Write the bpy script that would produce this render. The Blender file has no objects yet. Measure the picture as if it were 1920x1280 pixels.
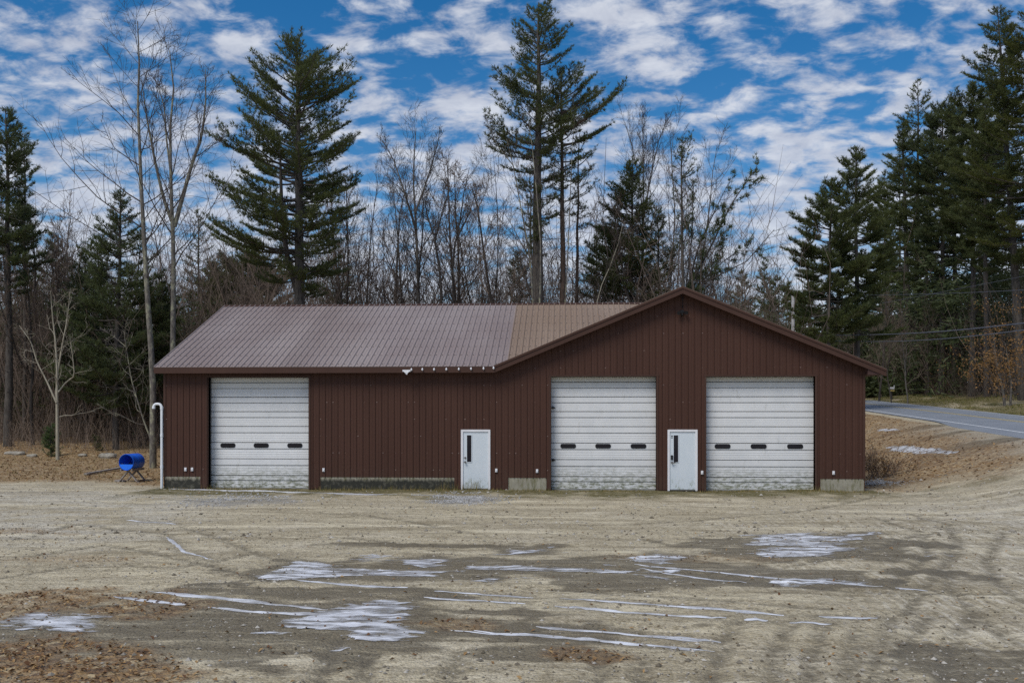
import bpy, math, random
import numpy as np
from mathutils import Vector, Matrix

# ------------------------------------------------------------------ camera, sky, sun, exposure
S = bpy.context.scene
C = S.collection
R = math.radians
F = 1764.0                       # focal length in photograph pixels
YAW = R(3.13)
CAM = np.array((0.0, -33.7, 2.7))
HOR = 777.0
cam_d = bpy.data.cameras.new('camera')
cam = bpy.data.objects.new('camera', cam_d)
C.objects.link(cam)
cam.location = CAM
cam.rotation_euler = (R(90), 0, YAW)
cam_d.sensor_width = 36
cam_d.lens = 36 * F / 1920
cam_d.shift_y = (HOR - 640) / 1920
cam_d.clip_start = .1
cam_d.clip_end = 2000
S.camera = cam

SUN_EL, SUN_AZ = R(52), R(215)   # azimuth measured from +Y clockwise: behind the viewer and to the left
W = bpy.data.worlds.new('World')
S.world = W
W.use_nodes = True
SKY_STRENGTH = .12


def build_world():
    nt = W.node_tree
    nt.nodes.clear()
    N, L = nt.nodes.new, nt.links.new
    out = N('ShaderNodeOutputWorld')
    bg = N('ShaderNodeBackground')
    bg.inputs['Strength'].default_value = SKY_STRENGTH
    L(bg.outputs[0], out.inputs[0])
    sky = N('ShaderNodeTexSky')
    sky.sky_type = 'NISHITA'
    sky.sun_disc = False
    sky.sun_elevation = SUN_EL
    sky.sun_rotation = SUN_AZ
    sky.air_density = 1.0
    sky.dust_density = .2
    sky.ozone_density = 3.0
    hs = N('ShaderNodeHueSaturation')
    hs.inputs['Saturation'].default_value = 1.4
    hs.inputs['Value'].default_value = .78
    L(sky.outputs[0], hs.inputs['Color'])
    tc = N('ShaderNodeTexCoord')
    sep = N('ShaderNodeSeparateXYZ')
    L(tc.outputs['Generated'], sep.inputs[0])

    def mth(op, a, b=None, clamp=False):
        n = N('ShaderNodeMath')
        n.operation = op
        n.use_clamp = clamp
        for i, v in enumerate((a, b)):
            if v is None:
                continue
            if isinstance(v, (int, float)):
                n.inputs[i].default_value = v
            else:
                L(v, n.inputs[i])
        return n.outputs[0]
    zz = mth('ADD', mth('MAXIMUM', sep.outputs['Z'], .0), .26)
    u = mth('DIVIDE', sep.outputs['X'], zz)
    v = mth('DIVIDE', sep.outputs['Y'], zz)
    cb = N('ShaderNodeCombineXYZ')
    L(u, cb.inputs[0])
    L(v, cb.inputs[1])
    cb.inputs[2].default_value = 3.7

    def noise(scale, detail, rough, dist, off=(0, 0, 0), sc=(1, 1, 1), rot=0):
        mp = N('ShaderNodeMapping')
        mp.inputs['Location'].default_value = off
        mp.inputs['Scale'].default_value = sc
        mp.inputs['Rotation'].default_value = (0, 0, rot)
        L(cb.outputs[0], mp.inputs[0])
        n = N('ShaderNodeTexNoise')
        n.inputs['Scale'].default_value = scale
        n.inputs['Detail'].default_value = detail
        n.inputs['Roughness'].default_value = rough
        n.inputs['Distortion'].default_value = dist
        L(mp.outputs[0], n.inputs['Vector'])
        return n.outputs[0]
    n1 = noise(15.5, 9, .57, .25, (2.3, .7, 0), (.78, 1, 1), R(12))
    n2 = noise(1.7, 3, .5, 0, (5.1, 1.9, 0))
    n3 = noise(15.5, 8, .57, .25, (2.29, .685, .03), (.85, 1, 1), R(12))
    cov = mth('ADD', n1, mth('MULTIPLY', mth('SUBTRACT', n2, .5), .30))
    cov = mth('ADD', cov, mth('MULTIPLY', mth('MAXIMUM', mth('SUBTRACT', .30, sep.outputs['Z']), -.06), .45))
    mr = N('ShaderNodeMapRange')
    mr.interpolation_type = 'SMOOTHSTEP'
    mr.inputs['From Min'].default_value = .375
    mr.inputs['From Max'].default_value = .63
    L(cov, mr.inputs['Value'])
    mask = mth('MULTIPLY', mr.outputs[0], .86)
    shade = mth('ADD', mth('MULTIPLY', n3, .9), mth('MULTIPLY', n1, .5), True)
    cr = N('ShaderNodeMix')
    cr.data_type = 'RGBA'
    cr.inputs['A'].default_value = (3.1, 3.4, 4.3, 1)
    cr.inputs['B'].default_value = (5.6, 5.8, 6.3, 1)
    mr2 = N('ShaderNodeMapRange')
    mr2.inputs['From Min'].default_value = .5
    mr2.inputs['From Max'].default_value = .9
    L(shade, mr2.inputs['Value'])
    L(mr2.outputs[0], cr.inputs['Factor'])
    mx = N('ShaderNodeMix')
    mx.data_type = 'RGBA'
    L(mask, mx.inputs['Factor'])
    L(hs.outputs[0], mx.inputs['A'])
    L(cr.outputs['Result'], mx.inputs['B'])
    L(mx.outputs['Result'], bg.inputs['Color'])


build_world()
sun_d = bpy.data.lights.new('sun', 'SUN')
sun_d.energy = 2.3
sun_d.angle = R(28)
sun_d.color = (1, .95, .87)
sun = bpy.data.objects.new('sun', sun_d)
C.objects.link(sun)
sdir = Vector((math.sin(SUN_AZ) * math.cos(SUN_EL), math.cos(SUN_AZ) * math.cos(SUN_EL), math.sin(SUN_EL)))
sun.rotation_euler = sdir.to_track_quat('Z', 'Y').to_euler()
sun.location = (0, 0, 60)
vs = S.view_settings
vs.view_transform = 'Standard'
vs.look = 'None'
vs.exposure = .12
vs.gamma = 1
vs.use_curve_mapping = False
S.render.engine = 'CYCLES'
S.cycles.use_denoising = False
S.cycles.denoiser = 'OPENIMAGEDENOISE'
S.cycles.denoising_input_passes = 'RGB_ALBEDO_NORMAL'
S.cycles.max_bounces = 4
S.cycles.diffuse_bounces = 3
S.cycles.glossy_bounces = 2

# ------------------------------------------------------------------ helpers
rng = np.random.default_rng(7)
FWD = np.array((-math.sin(YAW), math.cos(YAW), 0))
RGT = np.array((math.cos(YAW), math.sin(YAW), 0))
UP = np.array((0, 0, 1.0))


def at(px, py, d):
    """world point seen at a photograph pixel, d metres away along the view axis"""
    return CAM + d * (FWD + RGT * (px - 960) / F + UP * (HOR - py) / F)


def on_y(px, py, y=0.0):
    """world (x, z) seen at a pixel on the vertical plane Y = y (the facade)"""
    r = FWD + RGT * (px - 960) / F + UP * (HOR - py) / F
    t = (y - CAM[1]) / r[1]
    p = CAM + t * r
    return p[0], p[2]


def WX(px, y=0.0):
    return on_y(px, 700, y)[0]


_T = np.random.default_rng(3).random((256, 256))


def vnoise(x, y):
    xi, yi = np.floor(x).astype(int), np.floor(y).astype(int)
    fx, fy = x - xi, y - yi
    fx, fy = fx * fx * (3 - 2 * fx), fy * fy * (3 - 2 * fy)
    a, b = _T[xi % 256, yi % 256], _T[(xi + 1) % 256, yi % 256]
    c, d = _T[xi % 256, (yi + 1) % 256], _T[(xi + 1) % 256, (yi + 1) % 256]
    return (a * (1 - fx) + b * fx) * (1 - fy) + (c * (1 - fx) + d * fx) * fy


def fbm(x, y, o=4, g=.5):
    s, a, t = 0, 1, 0
    for i in range(o):
        s = s + a * vnoise(x * 2 ** i + 17.3 * i, y * 2 ** i + 9.1 * i)
        t += a
        a *= g
    return s / t


def sstep(a, b, x):
    t = np.clip((x - a) / (b - a), 0, 1)
    return t * t * (3 - 2 * t)


# --- terrain: flat lot, road ramp to the right, gently rising woods
R0 = np.array((23.9, 44.0))
RU = np.array((.135, 1.0)) / math.hypot(.135, 1)
RN = np.array((-RU[1], RU[0]))      # towards the lot


def cam_ld(x, y):
    dx, dy = x - CAM[0], y - CAM[1]
    return dx * RGT[0] + dy * RGT[1], dx * FWD[0] + dy * FWD[1]


def road_st(x, y):
    l, d = cam_ld(x, y)
    return (l - R0[0]) * RN[0] + (d - R0[1]) * RN[1], (l - R0[0]) * RU[0] + (d - R0[1]) * RU[1]


def from_st(s, t):
    l = R0[0] + RN[0] * s + RU[0] * t
    d = R0[1] + RN[1] * s + RU[1] * t
    p = CAM[:2] + np.multiply.outer(l, RGT[:2]) + np.multiply.outer(d, FWD[:2])
    return p[..., 0], p[..., 1]


def z_road(t):
    return 1.83 + .04 * np.clip(t, -60, 60) + .02 * np.clip(t - 60, 0, 200)


def height(x, y):
    x, y = np.asarray(x, float), np.asarray(y, float)
    l, d = cam_ld(x, y)
    hl = .028 * np.clip(d - 37, 0, 15) + .07 * np.clip(d - 52, 0, 60) + .03 * np.clip(d - 112, 0, 300)
    s, t = road_st(x, y)
    zr = z_road(t) + .11 * np.clip(-s - 9, 0, 12) + .03 * np.clip(-s - 21, 0, 300)
    w = 1 - sstep(1.4, 9.2, s)
    h = hl * (1 - w) + zr * w
    off = sstep(1.5, 2.6, s) + sstep(7.6, 8.6, -s)
    far = sstep(45, 60, d)
    h = h + off * ((fbm(x * .25, y * .25, 3) - .5) * (.10 + .5 * far))
    return h


def hgt(x, y):
    return float(height(np.array([x]), np.array([y]))[0])


def ground_at(px, py):
    r = FWD + RGT * (px - 960) / F + UP * (HOR - py) / F
    t = np.arange(6, 200, .05)
    P = CAM + t[:, None] * r
    below = P[:, 2] < height(P[:, 0], P[:, 1])
    i = int(np.argmax(below)) if below.any() else len(t) - 1
    p = P[i]
    return np.array((p[0], p[1], hgt(p[0], p[1])))


class MB:
    def __init__(self):
        self.v, self.f, self.t, self.n = [], {}, [], 0

    def add(self, verts, faces, mat=0, tint=0.0):
        verts = np.asarray(verts, float).reshape(-1, 3)
        faces = np.asarray(faces, int)
        if len(faces) == 0:
            return
        self.v.append(verts)
        self.t.append(np.broadcast_to(np.asarray(tint, float), (len(verts),)))
        self.f.setdefault((faces.shape[1], mat), []).append(faces + self.n)
        self.n += len(verts)

    def poly(self, pts, mat=0, tint=0.0):
        self.add(pts, [list(range(len(pts)))], mat, tint)

    def box(self, x0, x1, y0, y1, z0, z1, mat=0, tint=0.0):
        v = [(x0, y0, z0), (x1, y0, z0), (x1, y1, z0), (x0, y1, z0), (x0, y0, z1), (x1, y0, z1), (x1, y1, z1), (x0, y1, z1)]
        self.add(v, [(0, 3, 2, 1), (4, 5, 6, 7), (0, 1, 5, 4), (1, 2, 6, 5), (2, 3, 7, 6), (3, 0, 4, 7)], mat, tint)

    def prism(self, pts, ext, mat=0, tint=0.0):
        """polygon pts swept along vector ext"""
        p = np.asarray(pts, float)
        q = p + np.asarray(ext, float)
        n = len(p)
        self.add(p, [list(range(n))][::1], mat, tint)
        self.add(q, [list(range(n))[::-1]], mat, tint)
        v = np.concatenate((p, q))
        self.add(v, [(i, (i + 1) % n, (i + 1) % n + n, i + n) for i in range(n)], mat, tint)

    def bar(self, a, b, w, h, up=(0, 0, 1), mat=0, tint=0.0):
        a, b = np.asarray(a, float), np.asarray(b, float)
        t = (b - a) / np.linalg.norm(b - a)
        s = np.cross(t, up)
        s /= np.linalg.norm(s)
        u = np.cross(s, t)
        q = [a + s * i * w / 2 + u * j * h / 2 for i, j in ((-1, -1), (1, -1), (1, 1), (-1, 1))]
        self.prism(q, b - a, mat, tint)

    def tubes(self, P, Rr, sides, mat=0, tint=0.0, cap=False):
        """batch of polylines P [n,k,3] with radii Rr [n,k]"""
        P, Rr = np.asarray(P, float), np.asarray(Rr, float)
        n, k, _ = P.shape
        if n == 0:
            return
        T = np.gradient(P, axis=1)
        T /= np.linalg.norm(T, axis=2, keepdims=True) + 1e-9
        m = np.mean(np.abs(T), axis=1)
        ref = np.where((m[:, 2] > .8)[:, None], np.array((.96, .28, 0.0)), np.array((.1, .05, 1.0)))[:, None, :]
        A = np.cross(T, ref)
        A /= np.linalg.norm(A, axis=2, keepdims=True) + 1e-9
        B = np.cross(T, A)
        an = np.arange(sides) * 2 * math.pi / sides
        V = P[:, :, None, :] + Rr[:, :, None, None] * (A[:, :, None, :] * np.cos(an)[:, None] + B[:, :, None, :] * np.sin(an)[:, None])
        idx = np.arange(n * k * sides).reshape(n, k, sides)
        nx = np.roll(idx, -1, axis=2)
        fq = np.stack((idx[:, :-1], idx[:, 1:], nx[:, 1:], nx[:, :-1]), axis=-1).reshape(-1, 4)
        tt = np.repeat(np.broadcast_to(np.asarray(tint, float), (n,)), k * sides)
        self.add(V.reshape(-1, 3), fq, mat, tt)
        if cap:
            for e, rev in ((0, 1), (k - 1, 0)):
                for i in range(n):
                    self.poly(V[i, e][::-1] if rev else V[i, e], mat)

    def tube(self, pts, r, sides=8, mat=0, tint=0.0, cap=False):
        pts = np.asarray(pts, float)
        r = np.broadcast_to(np.asarray(r, float), (len(pts),))
        self.tubes(pts[None], r[None], sides, mat, tint, cap)

    def mesh(self, name, mats, smooth=False):
        me = bpy.data.meshes.new(name)
        if not self.v:
            return me
        V = np.concatenate(self.v)
        me.vertices.add(len(V))
        me.vertices.foreach_set('co', V.astype(np.float32).ravel())
        lo, st, to, mi, c = [], [], [], [], 0
        for (k, m), fs in self.f.items():
            f = np.concatenate(fs)
            lo.append(f.ravel())
            st.append(c + np.arange(len(f)) * k)
            to.append(np.full(len(f), k))
            mi.append(np.full(len(f), m))
            c += f.size
        lo, st, to, mi = map(np.concatenate, (lo, st, to, mi))
        me.loops.add(len(lo))
        me.polygons.add(len(st))
        me.loops.foreach_set('vertex_index', lo.astype(np.int32))
        me.polygons.foreach_set('loop_start', st.astype(np.int32))
        me.polygons.foreach_set('loop_total', to.astype(np.int32))
        me.polygons.foreach_set('material_index', mi.astype(np.int32))
        me.polygons.foreach_set('use_smooth', np.full(len(st), bool(smooth)))
        at_ = me.attributes.new('tint', 'FLOAT', 'POINT')
        at_.data.foreach_set('value', np.concatenate(self.t).astype(np.float32))
        for m in (mats if isinstance(mats, (list, tuple)) else [mats]):
            me.materials.append(m)
        me.update(calc_edges=True)
        me.validate()
        return me

    def build(self, name, mats, parent=None, smooth=False, loc=None):
        o = bpy.data.objects.new(name, self.mesh(name, mats, smooth))
        C.objects.link(o)
        if parent is not None:
            o.parent = parent
        if loc is not None:
            o.location = loc
        return o


def tag(o, label=None, cat=None, group=None, kind=None):
    for k, v in (('label', label), ('category', cat), ('group', group), ('kind', kind)):
        if v:
            o[k] = v
    return o


def thing(name, label, cat, loc=(0, 0, 0), rz=0.0, group=None):
    o = bpy.data.objects.new(name, None)
    o.empty_display_size = .3
    C.objects.link(o)
    o.location = loc
    o.rotation_euler = (0, 0, rz)
    return tag(o, label, cat, group)


# ------------------------------------------------------------------ materials
class NT:
    def __init__(self, name):
        self.m = bpy.data.materials.new(name)
        self.m.use_nodes = True
        self.t = self.m.node_tree
        self.b = self.t.nodes['Principled BSDF']
        self.b.inputs['Specular IOR Level'].default_value = .3
        self._tc = None

    def n(self, typ, **kw):
        x = self.t.nodes.new('ShaderNode' + typ)
        for k, v in kw.items():
            setattr(x, k, v)
        return x

    def set(self, sock, v):
        if isinstance(v, bpy.types.NodeSocket):
            self.t.links.new(v, sock)
        elif sock.type == 'RGBA' and len(v) == 3:
            sock.default_value = (*v, 1)
        else:
            sock.default_value = v

    def co(self, scale=(1, 1, 1), rot=(0, 0, 0)):
        if self._tc is None:
            self._tc = self.n('TexCoord')
        mp = self.n('Mapping')
        mp.inputs['Scale'].default_value = scale
        mp.inputs['Rotation'].default_value = rot
        self.t.links.new(self._tc.outputs['Object'], mp.inputs[0])
        return mp.outputs[0]

    def noise(self, scale, detail=4, rough=.55, co=None, dist=0.0):
        x = self.n('TexNoise')
        x.inputs['Scale'].default_value = scale
        x.inputs['Detail'].default_value = detail
        x.inputs['Roughness'].default_value = rough
        x.inputs['Distortion'].default_value = dist
        self.t.links.new(co if co is not None else self.co(), x.inputs['Vector'])
        return x.outputs[0]

    def voro(self, scale, out='Distance', co=None):
        x = self.n('TexVoronoi')
        x.inputs['Scale'].default_value = scale
        self.t.links.new(co if co is not None else self.co(), x.inputs['Vector'])
        return x.outputs[out]

    def rng(self, v, a, b, c=0.0, d=1.0):
        x = self.n('MapRange')
        x.inputs['From Min'].default_value = a
        x.inputs['From Max'].default_value = b
        x.inputs['To Min'].default_value = c
        x.inputs['To Max'].default_value = d
        self.set(x.inputs['Value'], v)
        return x.outputs[0]

    def mix(self, f, a, b, blend='MIX'):
        x = self.n('Mix', data_type='RGBA', blend_type=blend)
        self.set(x.inputs['Factor'], f)
        self.set(x.inputs['A'], a)
        self.set(x.inputs['B'], b)
        return x.outputs['Result']

    def math(self, op, a, b=0.0, clamp=False):
        x = self.n('Math', operation=op, use_clamp=clamp)
        self.set(x.inputs[0], a)
        self.set(x.inputs[1], b)
        return x.outputs[0]

    def attr(self, name):
        return self.n('Attribute', attribute_name=name).outputs['Fac']

    def bump(self, h, strength=.3, dist=.02):
        x = self.n('Bump')
        x.inputs['Strength'].default_value = strength
        x.inputs['Distance'].default_value = dist
        self.set(x.inputs['Height'], h)
        self.t.links.new(x.outputs[0], self.b.inputs['Normal'])

    def xyz(self):
        s = self.n('SeparateXYZ')
        self.t.links.new(self.co(), s.inputs[0])
        return s.outputs

    def done(self, col, rough=.7, metal=0.0):
        self.set(self.b.inputs['Base Color'], col)
        self.set(self.b.inputs['Roughness'], rough)
        self.b.inputs['Metallic'].default_value = metal
        return self.m


def plain(name, col, rough=.6, var=.25, scale=3.0, metal=0.0):
    k = NT(name)
    n = k.noise(scale, 5)
    c = k.mix(k.rng(n, .3, .7), tuple(x * (1 - var) for x in col), tuple(min(1, x * (1 + var)) for x in col))
    return k.done(c, rough, metal)


def m_needles(name, lo, hi):
    k = NT(name)
    t = k.attr('tint')
    n = k.noise(.5, 3)
    f = k.math('ADD', k.math('MULTIPLY', t, .6), k.rng(n, .3, .7, 0, .4))
    k.b.inputs['Specular IOR Level'].default_value = .25
    col = k.mix(f, lo, hi)
    k.done(col, .55)
    tr = k.n('BsdfTranslucent')
    k.set(tr.inputs['Color'], k.mix(.35, col, (.16, .18, .04)))
    ms = k.n('MixShader')
    ms.inputs[0].default_value = .38
    k.t.links.new(k.b.outputs[0], ms.inputs[1])
    k.t.links.new(tr.outputs[0], ms.inputs[2])
    k.t.links.new(ms.outputs[0], k.t.nodes['Material Output'].inputs[0])
    return k.m


def m_bark(name, lo, hi, lichen=None, s=9):
    k = NT(name)
    n = k.noise(s, 5, .65, k.co((1, 1, .25)))
    c = k.mix(k.rng(n, .32, .68), lo, hi)
    if lichen:
        n2 = k.noise(3.5, 5, .7, k.co((1, 1, .6)))
        c = k.mix(k.rng(n2, .5, .62), c, lichen)
    c = k.mix(k.attr('tint'), c, (.10, .075, .06))
    k.bump(n, .6, .03)
    return k.done(c, .9)


def m_siding(name, col, var=.08):
    k = NT(name)
    n = k.noise(1.3, 5, .6, k.co((1, 1, .22)))
    n2 = k.noise(30, 3, .6, k.co((1, 1, .15)))
    c = k.mix(k.rng(n, .3, .7), tuple(x * (1 - var) for x in col), tuple(x * (1 + var) for x in col))
    c = k.mix(k.rng(n2, .58, .75, 0, .22), c, tuple(x * 1.6 + .01 for x in col))
    c = k.mix(k.math('MULTIPLY', k.attr('tint'), .5), c, tuple(x * 1.25 for x in col))
    z = k.xyz()[2]
    d = k.math('MULTIPLY', k.rng(z, .9, .1), k.rng(k.noise(6, 5, .7), .4, .7))
    c = k.mix(k.math('MULTIPLY', d, .35), c, (.10, .085, .06))
    k.b.inputs['Specular IOR Level'].default_value = .15
    return k.done(c, .6)


M = {}
M['siding'] = m_siding('brown_siding', (.068, .0330, .0238))
M['trim'] = m_siding('brown_trim', (.066, .035, .026))
M['siding_screw'] = plain('siding_screw', (.15, .10, .085), .5)
M['soffit'] = plain('brown_soffit', (.07, .035, .03), .6)


def m_roof(name, col, light):
    k = NT(name)
    n = k.noise(.35, 4, .6, k.co((1, .5, .5)))
    n2 = k.noise(7, 5, .65, k.co((3, .35, .35)))
    c = k.mix(k.rng(n, .35, .68), col, light)
    c = k.mix(k.rng(n2, .45, .8, 0, .35), c, tuple(x * .6 for x in col))
    c = k.mix(k.math('MULTIPLY', k.attr('tint'), .35), c, tuple(x * .72 for x in col))
    return k.done(c, .42)


M['roof_old'] = m_roof('mauve_brown_roof', (.265, .210, .196), (.34, .288, .272))
M['roof_new'] = m_roof('tan_brown_roof', (.25, .178, .128), (.30, .222, .165))
M['screw'] = plain('roof_screw', (.06, .045, .04), .6)


def m_door():
    k = NT('white_door_steel')
    x, y, z = k.xyz()
    n = k.noise(2.2, 5, .6, k.co((.7, 1, .7)))
    c = k.mix(k.rng(n, .3, .75), (.64, .65, .655), (.73, .735, .735))
    # algae and grime, thickest near the foot of the door and broken into streaks
    st = k.noise(9, 6, .75, k.co((.55, 1, 1.4)))
    fo = k.rng(z, .95, .1, 0.0, 1)
    g = k.math('MULTIPLY', k.rng(st, .43, .58), fo, True)
    c = k.mix(k.math('MULTIPLY', g, .95), c, (.13, .14, .075))
    big = k.math('MULTIPLY', k.rng(k.noise(3.5, 5, .7, k.co((.6, 1, 1.2))), .45, .7), k.rng(z, .7, .05), True)
    c = k.mix(k.math('MULTIPLY', big, .5), c, (.30, .31, .20))
    dr = k.rng(k.noise(5, 6, .7, k.co((1.3, 1, .35))), .6, .72)
    c = k.mix(k.math('MULTIPLY', dr, .35), c, (.28, .27, .22))
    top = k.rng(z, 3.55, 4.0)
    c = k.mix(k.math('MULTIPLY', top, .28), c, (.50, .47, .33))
    return k.done(c, .45)


M['door'] = m_door()
M['door_groove'] = plain('door_seal_groove_shade', (.29, .295, .295), .7)  # seal and backing grey; on section grooves it paints in the recess shade
M['glass'] = plain('dark_glass', (.012, .011, .016), .08, .2)
M['black'] = plain('black_plastic', (.012, .012, .014), .45)
M['white'] = plain('white_plastic', (.74, .74, .76), .45, .06)


def m_entry():
    k = NT('painted_entry_door')
    x, y, z = k.xyz()
    c = k.mix(k.rng(k.noise(2, 4), .3, .7), (.60, .66, .70), (.64, .69, .73))
    g = k.math('MULTIPLY', k.rng(k.noise(13, 6, .75, k.co((1, 1, .5))), .52, .64), k.rng(z, .5, .12), True)
    c = k.mix(k.math('MULTIPLY', g, .85), c, (.16, .19, .08))
    return k.done(c, .4)


M['entry'] = m_entry()
M['metal'] = plain('worn_metal', (.22, .21, .2), .35, .2, 20, .8)


def m_concrete():
    k = NT('mossy_concrete')
    z = k.xyz()[2]
    n = k.noise(3, 6, .65)
    c = k.mix(k.rng(n, .3, .7), (.26, .24, .185), (.36, .34, .27))
    s = k.noise(7, 6, .75, k.co((1.3, 1, .25)))
    c = k.mix(k.math('MULTIPLY', k.rng(s, .48, .62), .75), c, (.13, .125, .05))
    t = k.attr('tint')
    e = k.math('ADD', z, k.math('MULTIPLY', k.noise(9, 5, .7, k.co((1, 1, .3))), .3))
    dk = k.math('MULTIPLY', k.rng(e, .56, .44), t, True)
    dk = k.math('MULTIPLY', dk, k.rng(k.noise(6, 5, .7), .25, .5, .55, 1))
    c = k.mix(dk, c, (.035, .035, .028))
    k.bump(n, .4, .02)
    return k.done(c, .9)


M['concrete'] = m_concrete()


def m_ground():
    k = NT('gravel_and_soil')
    n1 = k.noise(.22, 5, .6)
    n2 = k.noise(1.1, 6, .65, k.co((.75, 1.3, 1)))
    n3 = k.noise(9, 6, .7)
    c = k.mix(k.rng(n1, .36, .64), (.525, .445, .285), (.62, .54, .365))
    c = k.mix(k.rng(n2, .46, .68, 0, .7), c, (.29, .23, .135))
    c = k.mix(k.rng(k.noise(.5, 5, .65), .52, .70, 0, .75), c, (.78, .70, .54))
    c = k.mix(k.math('MULTIPLY', k.attr('frost'), .8), c, (.66, .63, .55))
    pv = k.n('TexVoronoi')
    pv.inputs['Scale'].default_value = 30
    k.t.links.new(k.co(), pv.inputs['Vector'])
    ps = k.n('SeparateColor')
    k.t.links.new(pv.outputs['Color'], ps.inputs[0])
    c = k.mix(k.rng(k.noise(4.5, 7, .78), .46, .66, 0, .72), c, (.22, .17, .10))
    c = k.mix(k.rng(k.noise(13, 6, .8), .50, .66, 0, .5), c, (.68, .61, .46))
    c = k.mix(k.rng(ps.outputs[0], 0, 1, 0, .8), c, k.mix(ps.outputs[1], (.15, .12, .075), (.60, .53, .40)))
    c = k.mix(k.rng(n3, .53, .66, 0, .65), c, (.15, .115, .062))
    c = k.mix(k.math('MULTIPLY', k.attr('crush'), k.rng(ps.outputs[2], 0, 1, .35, 1)), c, (.24, .235, .225))
    tr = k.attr('track')
    st1 = k.noise(1.0, 7, .72, k.co((11, .9, 1), (0, 0, .22)))
    c = k.mix(k.math('MULTIPLY', tr, k.rng(st1, .515, .60, 0, .55)), c, (.20, .17, .12))
    c = k.mix(k.math('MULTIPLY', tr, k.rng(st1, .48, .40, 0, .42)), c, (.76, .72, .63))
    st2 = k.noise(1.0, 8, .74, k.co((.30, 3.2, 1), (0, 0, .22)))
    st3 = k.noise(1.0, 7, .70, k.co((.16, 1.1, 1), (0, 0, .12)))
    st4 = k.noise(1.0, 7, .72, k.co((.9, 1.6, 1), (0, 0, -.5)))
    band = k.attr('band')
    c = k.mix(k.math('MULTIPLY', band, k.rng(st3, .50, .62, 0, .5)), c, (.22, .175, .105))
    c = k.mix(k.math('MULTIPLY', band, k.rng(st3, .47, .37, 0, .65)), c, (.76, .67, .47))
    c = k.mix(k.math('MULTIPLY', band, k.rng(st2, .54, .64, 0, .6)), c, (.16, .13, .08))
    c = k.mix(k.math('MULTIPLY', band, k.rng(st2, .45, .36, 0, .65)), c, (.78, .70, .52))
    c = k.mix(k.math('MULTIPLY', band, k.rng(st4, .55, .68, 0, .45)), c, (.20, .16, .095))
    w = k.math('MULTIPLY', k.rng(k.math('ADD', k.attr('wet'), k.math('MULTIPLY', k.math('SUBTRACT', k.noise(1.0, 8, .74, k.co((.9, 4.2, 1), (0, 0, .12))), .5), 3.0)), .25, .95), k.rng(k.attr('wet'), .02, .3), True)
    c = k.mix(k.math('MULTIPLY', w, .8), c, k.mix(k.rng(ps.outputs[0], 0, 1), (.085, .066, .038), (.17, .138, .085)))
    c = k.mix(k.math('MULTIPLY', k.attr('rut'), k.rng(k.noise(5, 5, .75), .36, .56, 0, .8)), c, (.14, .118, .08))
    ln = k.noise(14, 5, .75)
    lv = k.voro(9, 'Color')
    ls = k.n('SeparateColor')
    k.t.links.new(lv, ls.inputs[0])
    lc = k.mix(ls.outputs[0], (.19, .095, .035), (.46, .28, .11))
    lc = k.mix(k.rng(ln, .4, .65), lc, (.10, .07, .045))
    lc = k.mix(k.rng(ls.outputs[1], .8, .95), lc, (.46, .35, .20))
    lf = k.math('MULTIPLY', k.attr('leaf'), k.rng(k.noise(3.5, 5, .7), .25, .55, .25, 1))
    c = k.mix(lf, c, lc)
    gc = k.mix(k.rng(k.noise(5, 5, .7), .35, .7), (.072, .066, .020), (.165, .135, .05))
    c = k.mix(k.math('MULTIPLY', k.attr('grass'), k.rng(k.noise(4, 5, .7), .3, .5, .35, 1)), c, gc)
    h = k.math('ADD', k.math('MULTIPLY', pv.outputs['Distance'], -.5), k.math('MULTIPLY', n3, 1.0))
    h = k.math('ADD', h, k.math('MULTIPLY', n2, 1.2))
    k.bump(h, .75, .05)
    return k.done(c, k.rng(w, 0, 1, .92, .5))


M['ground'] = m_ground()


def m_ice(line=False):
    k = NT('ice_line' if line else 'dirty_ice')
    n = k.noise(2.6, 7, .72, k.co((.55, 1.8, 1), (0, 0, -.1)))
    n2 = k.noise(16, 5, .7)
    c = k.mix(k.rng(n, .38, .60), (.34, .33, .32), (.76, .77, .80))
    c = k.mix(k.rng(n2, .52, .72, 0, .5), c, (.86, .87, .9))
    k.bump(n2, .25, .01)
    k.b.inputs['Specular IOR Level'].default_value = .5
    k.done(c, k.rng(n, .3, .7, .22, .5))
    tr = k.n('BsdfTransparent')
    ms = k.n('MixShader')
    if line:
        a = k.rng(k.noise(7, 5, .75), .28, .38, .7, 1.0)
    else:
        e = k.math('ADD', k.attr('tint'), k.math('MULTIPLY', k.math('SUBTRACT', k.noise(9, 6, .75, k.co((.5, 1.5, 1))), .5), 1.6))
        a = k.math('MULTIPLY', k.rng(e, .0, .35), k.rng(n, .38, .56, .22, 1.0))
    k.set(ms.inputs[0], a)
    k.t.links.new(tr.outputs[0], ms.inputs[1])
    k.t.links.new(k.b.outputs[0], ms.inputs[2])
    k.t.links.new(ms.outputs[0], k.t.nodes['Material Output'].inputs[0])
    return k.m


M['ice'] = m_ice()
M['ice_line'] = m_ice(True)


def m_asphalt():
    k = NT('grey_asphalt')
    n = k.noise(.6, 5, .6)
    n2 = k.noise(30, 4, .7)
    c = k.mix(k.rng(n, .3, .7), (.20, .22, .25), (.26, .28, .31))
    c = k.mix(k.rng(n2, .4, .7, 0, .4), c, (.12, .13, .145))
    k.bump(n2, .2, .01)
    return k.done(c, .7)


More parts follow.
